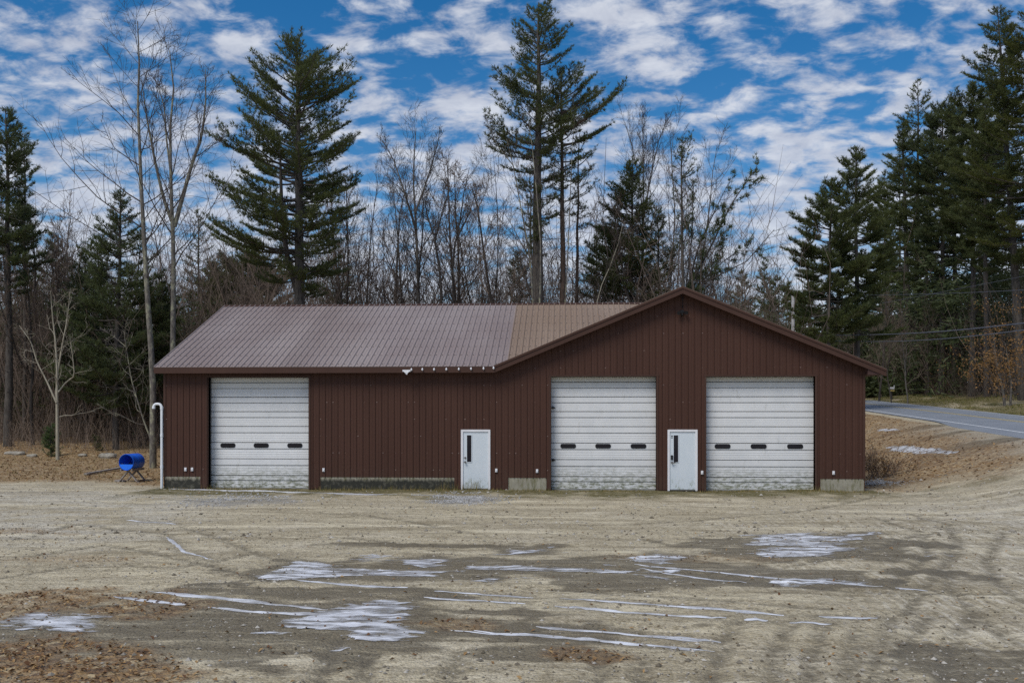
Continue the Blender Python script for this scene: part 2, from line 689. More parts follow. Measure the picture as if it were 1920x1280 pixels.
M['asphalt'] = m_asphalt()
M['paint_y'] = plain('yellow_paint', (.55, .43, .16), .7, .2, 6)
M['paint_w'] = plain('white_paint', (.62, .64, .66), .7, .15, 6)
M['edge'] = plain('asphalt_edge', (.03, .03, .032), .9)
M['pine'] = m_needles('pine_needles', (.044, .060, .024), (.15, .17, .060))
M['pine_blue'] = m_needles('dark_pine_needles', (.038, .056, .028), (.13, .155, .066))
M['pine_light'] = m_needles('yellow_green_needles', (.034, .05, .012), (.15, .155, .036))
M['shrub'] = m_needles('fresh_green_needles', (.035, .085, .025), (.12, .20, .06))
M['oak'] = m_needles('orange_leaf', (.20, .095, .035), (.42, .24, .09))
M['bark_pine'] = m_bark('pine_bark', (.035, .03, .026), (.12, .105, .09), None)
M['bark_red'] = m_bark('reddish_pine_bark', (.04, .027, .02), (.12, .08, .06), None)
M['bark_grey'] = m_bark('grey_bark', (.06, .052, .045), (.17, .155, .135), None)
M['bark_dark'] = m_bark('dark_bark', (.03, .026, .023), (.085, .072, .062), None)
M['bark_lichen'] = m_bark('lichen_bark', (.06, .053, .045), (.20, .18, .155), (.30, .29, .20), 14)
M['bark_pale'] = m_bark('pale_bark', (.24, .215, .16), (.42, .385, .30), None)
M['brush'] = m_bark('brown_brush', (.085, .062, .050), (.21, .16, .125), None, 2)
M['brush_pale'] = m_bark('pale_brown_brush', (.13, .095, .07), (.28, .21, .155), None, 2)
M['wood'] = m_bark('weathered_wood', (.18, .16, .15), (.38, .35, .33), None, 12)
M['grey_pole'] = m_bark('grey_pole_wood', (.36, .35, .35), (.52, .51, .50), None, 5)
M['blue'] = plain('blue_plastic', (.015, .14, .78), .32, .12, 2)
M['blue_in'] = plain('blue_plastic_front', (.016, .17, .85), .35, .08, 2)
M['pvc'] = plain('white_pvc', (.74, .77, .80), .35, .06)
M['stone'] = plain('pale_stone', (.30, .275, .23), .9, .3, 4)
M['cable'] = plain('grey_cable', (.11, .12, .15), .5)


def m_leaf():
    k = NT('dry_leaf')
    return k.done(k.mix(k.attr('tint'), (.10, .042, .015), (.36, .23, .10)), .7)


M['leaf'] = m_leaf()


def m_pebble():
    k = NT('gravel_stone')
    return k.done(k.mix(k.attr('tint'), (.12, .10, .07), (.48, .45, .40)), .85)


M['pebble'] = m_pebble()


def m_weed():
    k = NT('dry_weed')
    return k.done(k.mix(k.attr('tint'), (.085, .10, .024), (.30, .21, .085)), .8)


M['weed'] = m_weed()

# ------------------------------------------------------------------ ice and rut layout (points on the lot)


def gpt(px, py):
    d = F * CAM[2] / (py - HOR)
    p = at(px, py, d)
    return np.array((p[0], p[1]))


ICE_STRIPS = [
    ('long white line of ice in the wheel rut running to the big lower ice patch', [(275, 1108), (380, 1119), (500, 1131), (615, 1143)], .17),
    ('short forked line of ice beside the fallen leaves', [(212, 1120), (270, 1126), (355, 1135)], .12),
    ('ragged line of ice leading into the upper edge of the big lower patch', [(390, 1138), (470, 1145), (560, 1152), (640, 1153), (760, 1154)], .13),
    ('straight line of ice just below the long ice band', [(500, 1083), (600, 1089), (690, 1096), (765, 1102)], .14),
    ('faint upper line of a double ice rut starting at mid lot', [(815, 1107), (900, 1112), (1000, 1119)], .09),
    ('faint lower line of a double ice rut starting at mid lot', [(795, 1118), (870, 1124), (985, 1130)], .10),
    ('longest straight line of ice, crossing the lower middle of the lot', [(1050, 1121), (1200, 1130), (1340, 1139), (1470, 1149)], .14),
    ('line of ice continuing the longest one after a small gap', [(1535, 1151), (1590, 1154), (1645, 1157)], .12),
    ('second line of ice just below the longest one', [(1040, 1134), (1140, 1141), (1260, 1150), (1362, 1158)], .14),
    ('short dash of ice below the right end of the longest line', [(1395, 1160), (1440, 1162)], .09),
    ('short dash of ice below the gap in the longest line', [(1480, 1165), (1560, 1169)], .10),
    ('thick line of ice near the bottom of the picture, upper of two', [(1005, 1174), (1120, 1182), (1240, 1190), (1352, 1198)], .14),
    ('thin lowest line of ice near the bottom of the picture', [(888, 1180), (1020, 1190), (1180, 1203), (1340, 1216)], .11),
    ('ice line running through the dark wet ruts before the third bay', [(1190, 1055), (1320, 1068), (1480, 1082), (1655, 1097)], .17),
    ('isolated dash of ice at the end of the wet ruts', [(1678, 1100), (1740, 1104)], .12),
    ('ice line along the upper wet rut', [(1200, 1064), (1290, 1078), (1400, 1089)], .10),
    ('short dash of ice under the big lower patch, toward the middle', [(845, 1180), (935, 1186)], .06),
    ('thin crooked trace of ice coming down from the left bay door', [(236, 974), (290, 977), (330, 981)], .09),
    ('crooked narrow run of ice uphill of the long ice band', [(312, 1004), (330, 1020), (345, 1035), (400, 1050)], .08),
]
ICE_PATCHES = [
    ('long ragged band of ice across the middle of the lot', [(488, 1078), (520, 1060), (562, 1047), (640, 1056), (745, 1066), (760, 1046), (800, 1040), (855, 1058), (965, 1054), (1100, 1064), (1255, 1078), (1250, 1086), (1060, 1072), (960, 1072), (850, 1074), (800, 1084), (700, 1084), (600, 1080), (520, 1086)], .33),
    ('broad three-cornered ice patch before the third bay door', [(1395, 1014), (1440, 1004), (1500, 998), (1560, 1005), (1625, 998), (1660, 1000), (1590, 1022), (1600, 1030), (1545, 1042), (1440, 1046), (1400, 1040), (1430, 1025)], .27),
    ('largest dirty ice patch, lower centre of the lot', [(590, 1152), (660, 1132), (735, 1112), (770, 1118), (760, 1150), (775, 1168), (815, 1188), (775, 1200), (765, 1218), (690, 1208), (625, 1192), (540, 1182), (500, 1172), (560, 1160)], .30),
    ('grey ice patch among fallen leaves in the lower corner', [(2, 1165), (50, 1150), (95, 1146), (140, 1152), (165, 1148), (230, 1160), (205, 1176), (140, 1186), (75, 1180), (20, 1196), (40, 1178)], .40),
    ('small ice patch right before the ice band, near the middle bay', [(932, 1024), (955, 1020), (985, 1030), (1040, 1022), (1015, 1036), (960, 1038)], .40),
    ('scrap of ice on the wet ruts between the long band and third bay', [(1150, 1045), (1230, 1038), (1300, 1042), (1290, 1052), (1240, 1058), (1180, 1054)], .30),
    ('low cluster of white ice at the foot of the big lower patch', [(450, 1190), (500, 1182), (580, 1190), (560, 1198), (470, 1200)], .46),
    ('streaked ice on the wheel ruts right of the broad patch', [(1440, 1085), (1540, 1090), (1640, 1098), (1560, 1100), (1450, 1096)], .28),
]
WET = [((640, 1170), 3.6, 1.3), ((250, 1190), 2.6, 1.3), ((450, 1190), 2.2, 1.0), ((700, 1072), 2.6, .9), ((900, 1066), 2.6, .7), ((1230, 1062), 3.4, 1.1),
       ((1480, 1025), 2.8, 1.8), ((1480, 1075), 3.2, .9), ((1240, 1090), 2.2, .8), ((1640, 1018), 1.6, .8), ((780, 1020), 2.0, .35), ((1160, 1100), 1.0, .4),
       ((1000, 1225), 1.6, .4), ((820, 1050), 1.5, .6), ((330, 1150), 2.5, .9), ((1890, 1255), 1.6, 1.2), ((110, 1225), 2.0, 1.2), ((420, 1225), 2.0, .7), ((560, 1110), 2.2, .7), ((930, 1150), 1.3, .3), ((1560, 1085), 2.6, .6), ((1330, 1088), 2.2, .7)]
RUTS = [[(1330, 1280), (1345, 1240), (1360, 1200), (1385, 1160)], [(1450, 1280), (1450, 1240), (1460, 1200), (1490, 1160)],
        [(1900, 1200), (1830, 1150), (1780, 1100), (1770, 1060), (1800, 1010)], [(1920, 1130), (1870, 1090), (1850, 1050), (1880, 1000)],
        [(1680, 1280), (1690, 1220), (1740, 1150)], [(1760, 1280), (1780, 1210), (1830, 1140)], [(1590, 1280), (1590, 1230), (1610, 1180)],
        [(600, 1280), (615, 1230), (640, 1200)], [(680, 1280), (690, 1230)], [(850, 1280), (855, 1225)], [(40, 1010), (140, 980), (330, 1000)],
        [(60, 1040), (200, 1020), (400, 1060), (520, 1090)], [(340, 985), (420, 1010), (500, 1046)], [(1480, 1060), (1600, 1040), (1700, 1010), (1760, 1000)],
        [(560, 1000), (700, 1012), (850, 1022)], [(1050, 1060), (1300, 1075), (1600, 1105), (1900, 1115)], [(1700, 960), (1780, 985), (1800, 1030), (1740, 1090), (1700, 1150)], [(1640, 970), (1730, 1000), (1740, 1040), (1680, 1095)], [(1520, 1280), (1520, 1230), (1545, 1170)], [(1640, 1280), (1640, 1220), (1680, 1150)], [(1120, 1280), (1130, 1235)], [(1200, 1280), (1205, 1240)], [(0, 1085), (160, 1060), (330, 1065), (470, 1040)], [(600, 960), (760, 975), (900, 1000)], [(1100, 985), (1300, 975), (1500, 960), (1640, 930)], [(1000, 1100), (1300, 1120), (1560, 1140)]]


def seg_dist(x, y, line):
    d = np.full(x.shape, 1e9)
    for a, b in zip(line[:-1], line[1:]):
        ab = b - a
        t = np.clip(((x - a[0]) * ab[0] + (y - a[1]) * ab[1]) / (ab @ ab), 0, 1)
        d = np.minimum(d, np.hypot(x - a[0] - t * ab[0], y - a[1] - t * ab[1]))
    return d


RUT_LINES = [[gpt(*p) for p in l] for l in RUTS]
STRIP_LINES = [[gpt(*p) for p in s[1]] for s in ICE_STRIPS]


def relief(x, y):
    """small relief of the lot: ruts and lumps (near part only)"""
    near = (y < 2) & (x > -30) & (x < 30)
    s, _ = road_st(x, y)
    h = (fbm(x * .9, y * 1.5, 3) - .5) * .055 + (fbm(x * 6 + 3, y * 6, 2) - .5) * .022
    return h * near * sstep(1.5, 2.6, s)


def rut_field(x, y):
    r = np.zeros(x.shape)
    e = np.zeros(x.shape)
    for L_ in RUT_LINES:
        d = seg_dist(x, y, L_)
        r = np.maximum(r, 1 - sstep(.05, .16, d))
        e = np.maximum(e, np.exp(-((d - .24) / .08) ** 2))
    for L_ in STRIP_LINES:
        r = np.maximum(r, .7 * (1 - sstep(.08, .3, seg_dist(x, y, L_))))
    return r, e


def ground_z(x, y):
    r, e = rut_field(x, y)
    return height(x, y) + relief(x, y) - .020 * r + .012 * e


def gz(x, y):
    return float(ground_z(np.array([float(x)]), np.array([float(y)]))[0])


# ------------------------------------------------------------------ the ground
def axis(*segs):
    out = []
    for a, b, s in segs:
        out.append(np.arange(a, b, s))
    return np.concatenate(out)


LEAF_AREAS = []          # filled below: (centre, rx, ry, strength)
for (px, py), rx, ry, st in [((60, 1255), 1.3, 1.0, 1), ((190, 1262), 1.1, .5, .9), ((20, 1215), .8, .6, .9), ((130, 1125), 1.9, .8, .8), ((210, 1145), 1.0, .5, .9), ((60, 1140), 1.4, 1.0, .55),
                             ((1120, 1228), .8, .35, .7), ((850, 1170), .7, .4, .6), ((1320, 1045), 1.5, .5, .3), ((30, 995), 2, .8, .45), ((130, 1048), 1.2, .5, .35), ((260, 1245), .9, .5, .5)]:
    LEAF_AREAS.append((gpt(px, py), rx, ry, st))


def inside(poly, x, y):
    r = np.zeros(x.shape, bool)
    n = len(poly)
    j = n - 1
    for i in range(n):
        xi, yi = poly[i]
        xj, yj = poly[j]
        c = ((yi > y) != (yj > y)) & (x < (xj - xi) * (y - yi) / (yj - yi + 1e-12) + xi)
        r ^= c
        j = i
    return r


def layer_masks(x, y):
    l, d = cam_ld(x, y)
    s, t = road_st(x, y)
    n = fbm(x * .5, y * .5, 4)
    n2 = fbm(x * 1.7 + 5, y * 1.7, 4)
    leaf = np.zeros(x.shape)
    # litter bank left of the building and forest floor behind
    edge = 36.6 + (n - .5) * 5 + np.clip(l + 13, -30, 0) * -.02
    leaf = np.maximum(leaf, sstep(-.8, 1.6, d - edge) * (l < 13.2))
    # litter between building and road
    m = sstep(11.0, 12.6, l) * sstep(30.5, 37, d + (n - .5) * 8) * (s > 1.6)
    grav = sstep(4.5, 2.0, s + (n - .5) * 3) * sstep(58, 46, d)
    leaf = np.maximum(leaf, m * (1 - .85 * grav) * .95)
    leaf = np.where(s < -8, np.maximum(.1 + .5 * sstep(.5, .66, n), sstep(16, 20, -s)), leaf)
    for c, rx, ry, st in LEAF_AREAS:
        q = np.hypot((x - c[0]) / rx, (y - c[1]) / ry) + (n2 - .5) * 1.6
        leaf = np.maximum(leaf, st * sstep(1.1, .6, q))
    wet = np.zeros(x.shape)
    for p, rx, ry in WET:
        c = gpt(*p)
        q = np.hypot((x - c[0]) / rx, (y - c[1]) / ry) + (n2 - .5) * 1.5 + (n - .5) * .6
        wet = np.maximum(wet, sstep(1.05, .72, q))
    sel = (y < -8) & (np.abs(x) < 16)
    for _, pts, _t in ICE_PATCHES:
        poly = [gpt(*p) for p in pts]
        xx, yy = x[sel], y[sel]
        dd = seg_dist(xx, yy, poly + [poly[0]])
        sd = np.where(inside(poly, xx, yy), dd, -dd) + (n2[sel] - .5) * .9
        wet[sel] = np.maximum(wet[sel], sstep(-.45, .0, sd))
    for px, py, rx, ry in ((1770, 850, 5.0, 2.0), (1700, 806, 3.0, 1.2), (1720, 826, 3.6, 1.2)):
        c = ground_at(px, py)
        q = np.hypot((x - c[0]) / rx, (y - c[1]) / ry) + (n2 - .5) * 1.2
        wet = np.maximum(wet, sstep(1.0, .7, q))
    grass = np.where((s < -7.6) & (s > -24), sstep(.25, .45, n) * .95, 0)
    c = ((y > -2.5) & (y < .4) & (x > -14.4) & (x < 10.6))
    c = ((y > -7) & (y < .4) & (x > -15) & (x < 11))
    grass = np.maximum(grass, c * sstep(-4.2, -.8, y + (n2 - .5) * 4.5 + (n - .5) * 3) * .97)
    grass = np.maximum(grass, sstep(-6.5, -1.0, y) * (np.abs(x) < 15) * (y < 0) * sstep(.5, .68, n2) * .35)
    # frosted pale ground at the outer sides of the lot
    frost = np.maximum(sstep(4, 11, l - .12 * d) * sstep(36, 20, d), sstep(-6, -11, l + (n - .5) * 4) * sstep(17, 22, d) * sstep(38, 32, d)) * sstep(.3, .6, n2)
    crush = np.zeros(x.shape)
    for px, py, rx, ry in ((868, 936, 1.3, 1.6), (450, 938, 2.2, 1.8), (1655, 905, .8, .9)):
        cc = gpt(px, py)
        crush = np.maximum(crush, sstep(1.15, .5, np.hypot((x - cc[0]) / rx, (y - cc[1]) / ry) + (n2 - .5)))
    crush = np.maximum(crush, sstep(9, 3, s) * sstep(1, 2, s) * sstep(60, 50, d) * sstep(30, 38, d) * .6)
    track = sstep(.12, .34, (l - 1.0) / d + (n - .5) * .3) * sstep(34, 22, d) * (s > 1)
    band = sstep(40, 34, d) * sstep(6, 8, d) * (s > 1.5) * (.55 + .45 * sstep(.3, .55, n))
    return leaf, wet, grass, frost, crush, track, band


def build_ground():
    xs = axis((-320, -60, 8), (-60, -26, 1.2), (-26, -15, .35), (-15, 17, .13), (17, 40, .4), (40, 70, 1.5), (70, 330, 8))
    ys = axis((-70, -27, 4), (-27, -12, .085), (-12, .5, .14), (.5, 32, .5), (32, 80, 1.5), (80, 420, 8))
    X, Y = np.meshgrid(xs, ys)
    x, y = X.ravel(), Y.ravel()
    z = ground_z(x, y)
    n, m = len(xs), len(ys)
    i = np.arange(n * m).reshape(m, n)
    f = np.stack((i[:-1, :-1], i[:-1, 1:], i[1:, 1:], i[1:, :-1]), -1).reshape(-1, 4)
    b = MB()
    b.add(np.stack((x, y, z), 1), f)
    o = b.build('ground', M['ground'], smooth=True)
    o['kind'] = 'structure'
    lv = layer_masks(x, y)
    r, _ = rut_field(x, y)
    for name, v in zip(('leaf', 'wet', 'grass', 'frost', 'crush', 'track', 'band', 'rut'), (*lv, r * ((y < 0) & (y > -28)))):
        a = o.data.attributes.new(name, 'FLOAT', 'POINT')
        a.data.foreach_set('value', np.clip(v, 0, 1).astype(np.float32))


build_ground()


def build_road():
    t = np.arange(-70, 76, 1.0)

    def strip(name, s0, s1, lift, mat, parent=None, wob=0.0, step=t):
        b = MB()
        w0 = np.asarray(s0(step) if callable(s0) else np.full(step.shape, s0))
        w1 = np.full(step.shape, s1)
        x0, y0 = from_st(w0, step)
        x1, y1 = from_st(w1, step)
        z = z_road(step)
        cr = lambda s: -.02 * np.abs(s + 3.4) + .07
        v = np.concatenate((np.stack((x0, y0, z + lift + cr(w0)), 1), np.stack((x1, y1, z + lift + cr(w1)), 1)))
        n = len(step)
        f = [(k, k + 1, n + k + 1, n + k) for k in range(n - 1)]
        b.add(v, f)
        return b.build(name, mat, parent)
    # near edge: a driveway apron where the pavement widens towards the viewer
    def near(tt):
        return .55 + .95 * sstep(12, 4, tt)
    mid = -3.4
    fine = np.arange(-70, 76, .5)
    r1 = strip('road', near, mid, .03, M['asphalt'], step=fine)
    r1['kind'] = 'structure'
    r2 = strip('road', mid, -7.5, .03, M['asphalt'], step=fine)
    r2['kind'] = 'structure'
    e = strip('road_edge', lambda tt: near(tt) + .10, .5, .018, M['edge'], step=fine)
    e['kind'] = 'structure'
    for s in (-3.28, -3.58):
        a = strip('yellow_line', s + .06, s - .06, .037, M['paint_y'])
        a['kind'] = 'structure'
    a = strip('white_line', .08, -.08, .037, M['paint_w'])
    a['kind'] = 'structure'
    a = strip('white_line', -6.9, -7.02, .037, M['paint_w'])
    a['kind'] = 'structure'


build_road()

# ------------------------------------------------------------------ the garage building
SL = 5 / 12.0
OH = .4                                      # overhang to the front
XL, XR = WX(308), WX(1621)                   # wall ends
XPK = 4.18                                   # gable peak
ZPK = 7.17
XV = -2.43                                   # foot of the valley
ZE = ZPK - (XPK - XV) * SL                   # eave height
XTIP = 11.19
YR, ZR = 6.75, 7.46                          # wing ridge
SLW = (ZR - ZE) / (YR + OH)
XEL = WX(288, -OH)                           # left roof edge
DEPTH = 2 * YR
bld = thing('garage_building', 'long brown ribbed-metal garage building with three white bay doors and mauve metal roof', 'garage building', (0, 0, 0))

T_F, T_R = .2, .2


def top_z(x):
    """underside of the roof at the facade"""
    if x < XV:
        return ZE - .13
    return (ZPK - abs(x - XPK) * SL) - .13


# overhead door openings: px left, px right, z top
OPEN = []
for a, b_, ytop in ((391, 579, 707), (1033, 1230.5, 705.5), (1324, 1528, 705.5)):
    x0, _ = on_y(a, 800)
    x1, _ = on_y(b_, 800)
    OPEN.append((x0, x1, 0.0, on_y((a + b_) / 2, ytop)[1]))
ENTRY = []
for a, b_, yt in ((864.5, 919.5, 805), (1251.5, 1307.5, 805)):
    x0, x1 = WX(a), WX(b_)
    ENTRY.append((x0, x1, 0.0, on_y((a + b_) / 2, yt)[1]))
KICK = [(XL + .02, WX(376)), (WX(601), WX(852)), (WX(953), WX(1024.5)), (WX(1538), XR - .02)]
ZK = .44


def base_z(x):
    for a, b_ in KICK:
        if a <= x <= b_:
            return ZK
    return .02


HOLES = OPEN + [(a - .0, b_ + .0, z0, z1) for a, b_, z0, z1 in ENTRY]
PROF = [(0, 0), (.010, .026), (.030, .026), (.052, 0), (.118, 0), (.126, .006), (.144, .006), (.152, 0), (.2286, 0)]


def prof_at(a):
    u = a % .2286
    for (p, h), (q, g) in zip(PROF[:-1], PROF[1:]):
        if p <= u <= q:
            return h + (g - h) * (u - p) / (q - p)
    return 0.0


def wall_sheets():
    origin = XL
    n = int(math.ceil((XR - XL) / .9144))
    edges = sorted({a for h in HOLES for a in h[:2]} | {a for k in KICK for a in k} | {XV, XPK})
    for i in range(n):
        s0, s1 = origin + i * .9144, min(XR, origin + (i + 1) * .9144)
        br = {s0, s1}
        for k in range(5):
            for p, _ in PROF:
                u = origin + i * .9144 + k * .2286 + p
                if s0 < u < s1 - 1e-6:
                    br.add(u)
        for e in edges:
            if s0 < e < s1:
                br.add(e)
        br = sorted(br)
        m = MB()
        tint = random.Random(i * 7 + 1).random()
        for a, b in zip(br[:-1], br[1:]):
            if b - a < 1e-5:
                continue
            mid = (a + b) / 2
            lo = base_z(mid)
            spans = [(lo, None)]
            for h in HOLES:
                if h[0] <= mid <= h[1]:
                    spans = [(h[3], None)]
            ya, yb = -.02 - prof_at(a - origin + 1e-7), -.02 - prof_at(b - origin - 1e-7)
            for z0, _ in spans:
                za, zb = top_z(a), top_z(b)
                m.add([(a, ya, z0), (b, yb, z0), (b, yb, zb), (a, ya, za)], [(0, 1, 2, 3)], 0, tint)
                # lower lip of the sheet back to the wall
                m.add([(a, ya, z0), (b, yb, z0), (b, -.004, z0), (a, -.004, z0)], [(0, 3, 2, 1)], 0, tint)
        rs = random.Random(i * 31 + 3)
        for kx in range(4):
            for kz in range(11):
                px_, pz_ = s0 + kx * .2286 + .088, .7 + kz * .61
                if px_ > s1 - .02 or pz_ > top_z(px_) - .1 or any(h[0] - .05 < px_ < h[1] + .05 and pz_ < h[3] + .1 for h in HOLES) or rs.random() > .45:
                    continue
                q = .011 + .009 * (rs.random() < .25)
                m.add([(px_ - q, -.021, pz_ - q), (px_ + q, -.021, pz_ - q), (px_ + q, -.021, pz_ + q), (px_ - q, -.021, pz_ + q), (px_, -.032, pz_)], [(0, 1, 4), (1, 2, 4), (2, 3, 4), (3, 0, 4)], 1)
        if m.n:
            m.build('wall_panel', [M['siding'], M['siding_screw']], bld)


wall_sheets()


def wall_core():
    m = MB()
    xs = sorted({XL, XR, XV, XPK} | {a for h in HOLES for a in h[:2]})
    for a, b in zip(xs[:-1], xs[1:]):
        mid = (a + b) / 2
        z0 = -.2
        for h in HOLES:
            if h[0] <= mid <= h[1]:
                z0 = h[3]
        y0, y1 = 0, .2
        m.prism([(a, y0, z0), (b, y0, z0), (b, y0, top_z(b)), (a, y0, top_z(a))], (0, y1 - y0, 0))
    m.build('front_wall', M['trim'], bld)
    for nm, x0, x1 in (('side_wall', XL, XL + .2), ('side_wall', XR - .2, XR)):
        m = MB()
        zt = top_z(x0 if x0 < 0 else XR)
        pts = [(x0, .201, -.2), (x0, DEPTH, -.2), (x0, DEPTH, zt)]
        pts += [(x0, YR, ZR - .15), (x0, .201, zt)] if x0 < 0 else [(x0, .201, zt)]
        m.prism(pts, (x1 - x0, 0, 0))
        m.build(nm, M['siding'], bld)
    m = MB()
    m.box(XL + .2, XR - .2, DEPTH - .2, DEPTH, -.2, ZE - .15)
    m.build('back_wall', M['siding'], bld)
    m = MB()
    m.box(XL + .2, XR - .2, .21, DEPTH - .21, -.15, -.01)
    m.build('floor_slab', M['concrete'], bld)


wall_core()

for i, (a, b) in enumerate(KICK):
    m = MB()
    n = max(2, int((b - a) / .5))
    m.box(a, b, -.012, -.001, -.25, ZK, 0, 1.0 if i in (0, 1) else .0)
    m.build('foundation_wall', M['concrete'], bld)

# corner and jamb trims
for x in (XL, XR):
    m = MB()
    sgn = 1 if x == XL else -1
    m.box(min(x - sgn * .012, x + sgn * .07), max(x - sgn * .012, x + sgn * .07), -.048, .03, ZK if True else 0, top_z(x) - .02)
    m.build('corner_trim', M['trim'], bld)
for (a, b, z0, z1) in OPEN:
    for x, sg in ((a, -1), (b, 1)):
        m = MB()
        m.box(min(x, x + sg * .075), max(x, x + sg * .075), -.046, .2, 0, z1 + .004)
        m.build('jamb_trim', M['trim'], bld)
    m = MB()
    m.box(a - .09, b + .09, -.05, .0, z1 + .004, z1 + .06)
    m.build('head_trim', M['trim'], bld)


# overhead doors
def overhead_door(a, b, z1, tone):
    yd = .34
    wa, wb = a - .12, b + .12
    m = MB()
    m.box(wa, wb, yd + .03, yd + .07, 0.02, z1 + .2)
    dr = m.build('overhead_door', M['door_groove'], bld)
    hs = [.45, .61, .60, .59, .54, .53, .53, .40]
    z = .03
    wz = None
    for i, h in enumerate(hs):
        zt = min(z + h - .022, z1 + .15)
        s = MB()
        # profile in (z, outward): wide flat band, groove, then fine corrugation
        band = .36 * h
        pts = [(z, 0.0), (z + .008, .03)]
        nr = 4
        cz = zt - band - z - .03
        for k in range(nr):
            c0 = z + .012 + cz * k / nr
            q = cz / nr
            pts += [(c0 + q * .1, .03), (c0 + q * .2, .0255), (c0 + q * .75, .0255), (c0 + q * .9, .03)]
        zb = zt - band
        pts += [(zb - .024, .03), (zb - .020, .004), (zb + .002, .004), (zb + .006, .032), (zt - .006, .032), (zt, .0)]
        v = []
        for zz, o in pts:
            v += [(wa, yd - o, zz), (wb, yd - o, zz)]
        gi = len(pts) - 5
        fq = [(2 * k, 2 * k + 1, 2 * k + 3, 2 * k + 2) for k in range(len(pts) - 1)]
        s.add(v, [q for k, q in enumerate(fq) if k not in (gi,)], 0, tone)
        s.add(v, [fq[gi]], 1, tone)  # groove faces darkened by colour to deepen their recess shade
        s.build('door_section', [M['door'], M['door_groove']], dr)
        if i == 2:
            wz = (zb, zt)
        z += h
    # three slot windows in the flat band of the third section
    zc = (wz[0] + wz[1]) / 2 + .01
    for f in (.165, .5, .838):
        xc = a + .12 + (b - a - .12) * f if False else a + (b - a) * f
        for nm, w, h, y, mt in (('window_frame', .56, .165, yd - .046, M['black']), ('window_pane', .47, .09, yd - .052, M['glass'])):
            s = MB()
            r = h * .42
            p = []
            for cx, cz_, a0 in ((w / 2 - r, h / 2 - r, 0), (-w / 2 + r, h / 2 - r, 90), (-w / 2 + r, -h / 2 + r, 180), (w / 2 - r, -h / 2 + r, 270)):
                for k in range(5):
                    an = R(a0 + k * 22.5)
                    p.append((xc + cx + r * math.cos(an), y, zc + cz_ + r * math.sin(an)))
            s.prism(p, (0, yd - .03 - y, 0))
            s.build(nm, mt, dr)
    s = MB()
    s.box(a + .02, b - .02, yd - .036, yd + .02, .0, .03)
    s.build('bottom_seal', M['door_groove'], dr)
    for x in (a + .005,):
        s = MB()
        s.box(x - .06, x + .004, yd - .2, yd - .1, 0.0, z1 + .05)
        s.build('track', M['black'], dr)
    return dr


for (a, b, z0, z1), tn in zip(OPEN, (.2, .5, .6)):
    overhead_door(a, b, z1, tn)
    # latch on the middle and third doors
for px, py in ((1038, 862), (1038, 764)):
    x, z = on_y(px, py, .30)
    m = MB()
    m.box(x - .06, x + .06, .27, .305, z - .02, z + .02)
    m.box(x - .04, x, .25, .30, z - .05, z + .05)
    m.build('door_latch', M['black'], bld)


def entry_door(a, b, z1, keypad):
    fw = .075
    m = MB()
    m.box(a + fw, b - fw, -.022, .08, .05, z1 - fw)
    d = m.build('entry_door', M['entry'], bld)
    m = MB()
    m.box(a, a + fw, -.055, .2, .0, z1)
    m.box(b - fw, b, -.055, .2, .0, z1)
    m.box(a + fw, b - fw, -.055, .2, z1 - fw, z1)
    m.build('door_frame', M['white'], d)
    m = MB()
    m.box(a + fw, b - fw, -.03, .2, 0, .05)
    m.build('threshold', M['metal'], d)
    ww = b - a
    x0 = a + ww * .205
    x1 = a + ww * .355
    zt, zb = z1 - .2, z1 - 1.16
    m = MB()
    for q in ((x0 - .022, x1 + .022, zt, zt + .022), (x0 - .022, x1 + .022, zb - .022, zb), (x0 - .022, x0, zb, zt), (x1, x1 + .022, zb, zt)):
        m.box(q[0], q[1], -.036, -.0225, q[2], q[3])
    m.build('window_frame', M['entry'], d)
    m = MB()
    m.box(x0, x1, -.028, -.0226, zb, zt)
    m.build('window_pane', M['glass'], d)
    xk = a + ww * .145
    zk = 1.0
    m = MB()
    ring = lambda cx, cz_, r, y0, y1: m.prism([(cx + r * math.cos(k * math.pi / 6), y0, cz_ + r * math.sin(k * math.pi / 6)) for k in range(12)], (0, y1 - y0, 0))
    ring(xk, zk, .036, -.036, -.0225)
    ring(xk, zk, .018, -.08, -.036)
    ring(xk, zk, .036, -.11, -.08)
    if keypad:
        m.box(xk, xk + .12, -.10, -.085, zk - .012, zk + .012)
    m.build('door_handle', M['metal'], d)
    m = MB()
    if keypad:
        m.box(xk - .038, xk + .038, -.06, -.0226, zk + .10, zk + .26)
    else:
        ring(xk, zk + .15, .036, -.05, -.0225)
    m.build('deadbolt', M['black'] if keypad else M['metal'], d)
    if keypad:
        m = MB()
        m.box(xk - .03, xk + .035, -.026, -.0225, z1 - .30, z1 - .27)
        m.box(xk - .03, xk + .035, -.026, -.0225, z1 - .24, z1 - .21)
        m.build('sticker', M['black'], d)
    return d


for (a, b, z0, z1), kp in zip(ENTRY, (False, True)):
    entry_door(a, b, z1, kp)

# outlets
for px, py in ((347.5, 879.5), (360, 879.5), (606.5, 880.5), (930.5, 881.5), (1007, 882.5), (1316.5, 885.5), (1563, 886)):
    x, z = on_y(px, py, -.06)
    m = MB()
    m.box(x - .04, x + .04, -.065, -.02, z - .065, z + .065, 0)
    m.box(x - .03, x + .03, -.075, -.065, z - .055, z + .02, 0)
    m.box(x - .018, x + .018, -.0755, -.0745, z - .04, z - .028, 1)
    m.build('outlet_box', [M['white'], M['black']], bld)


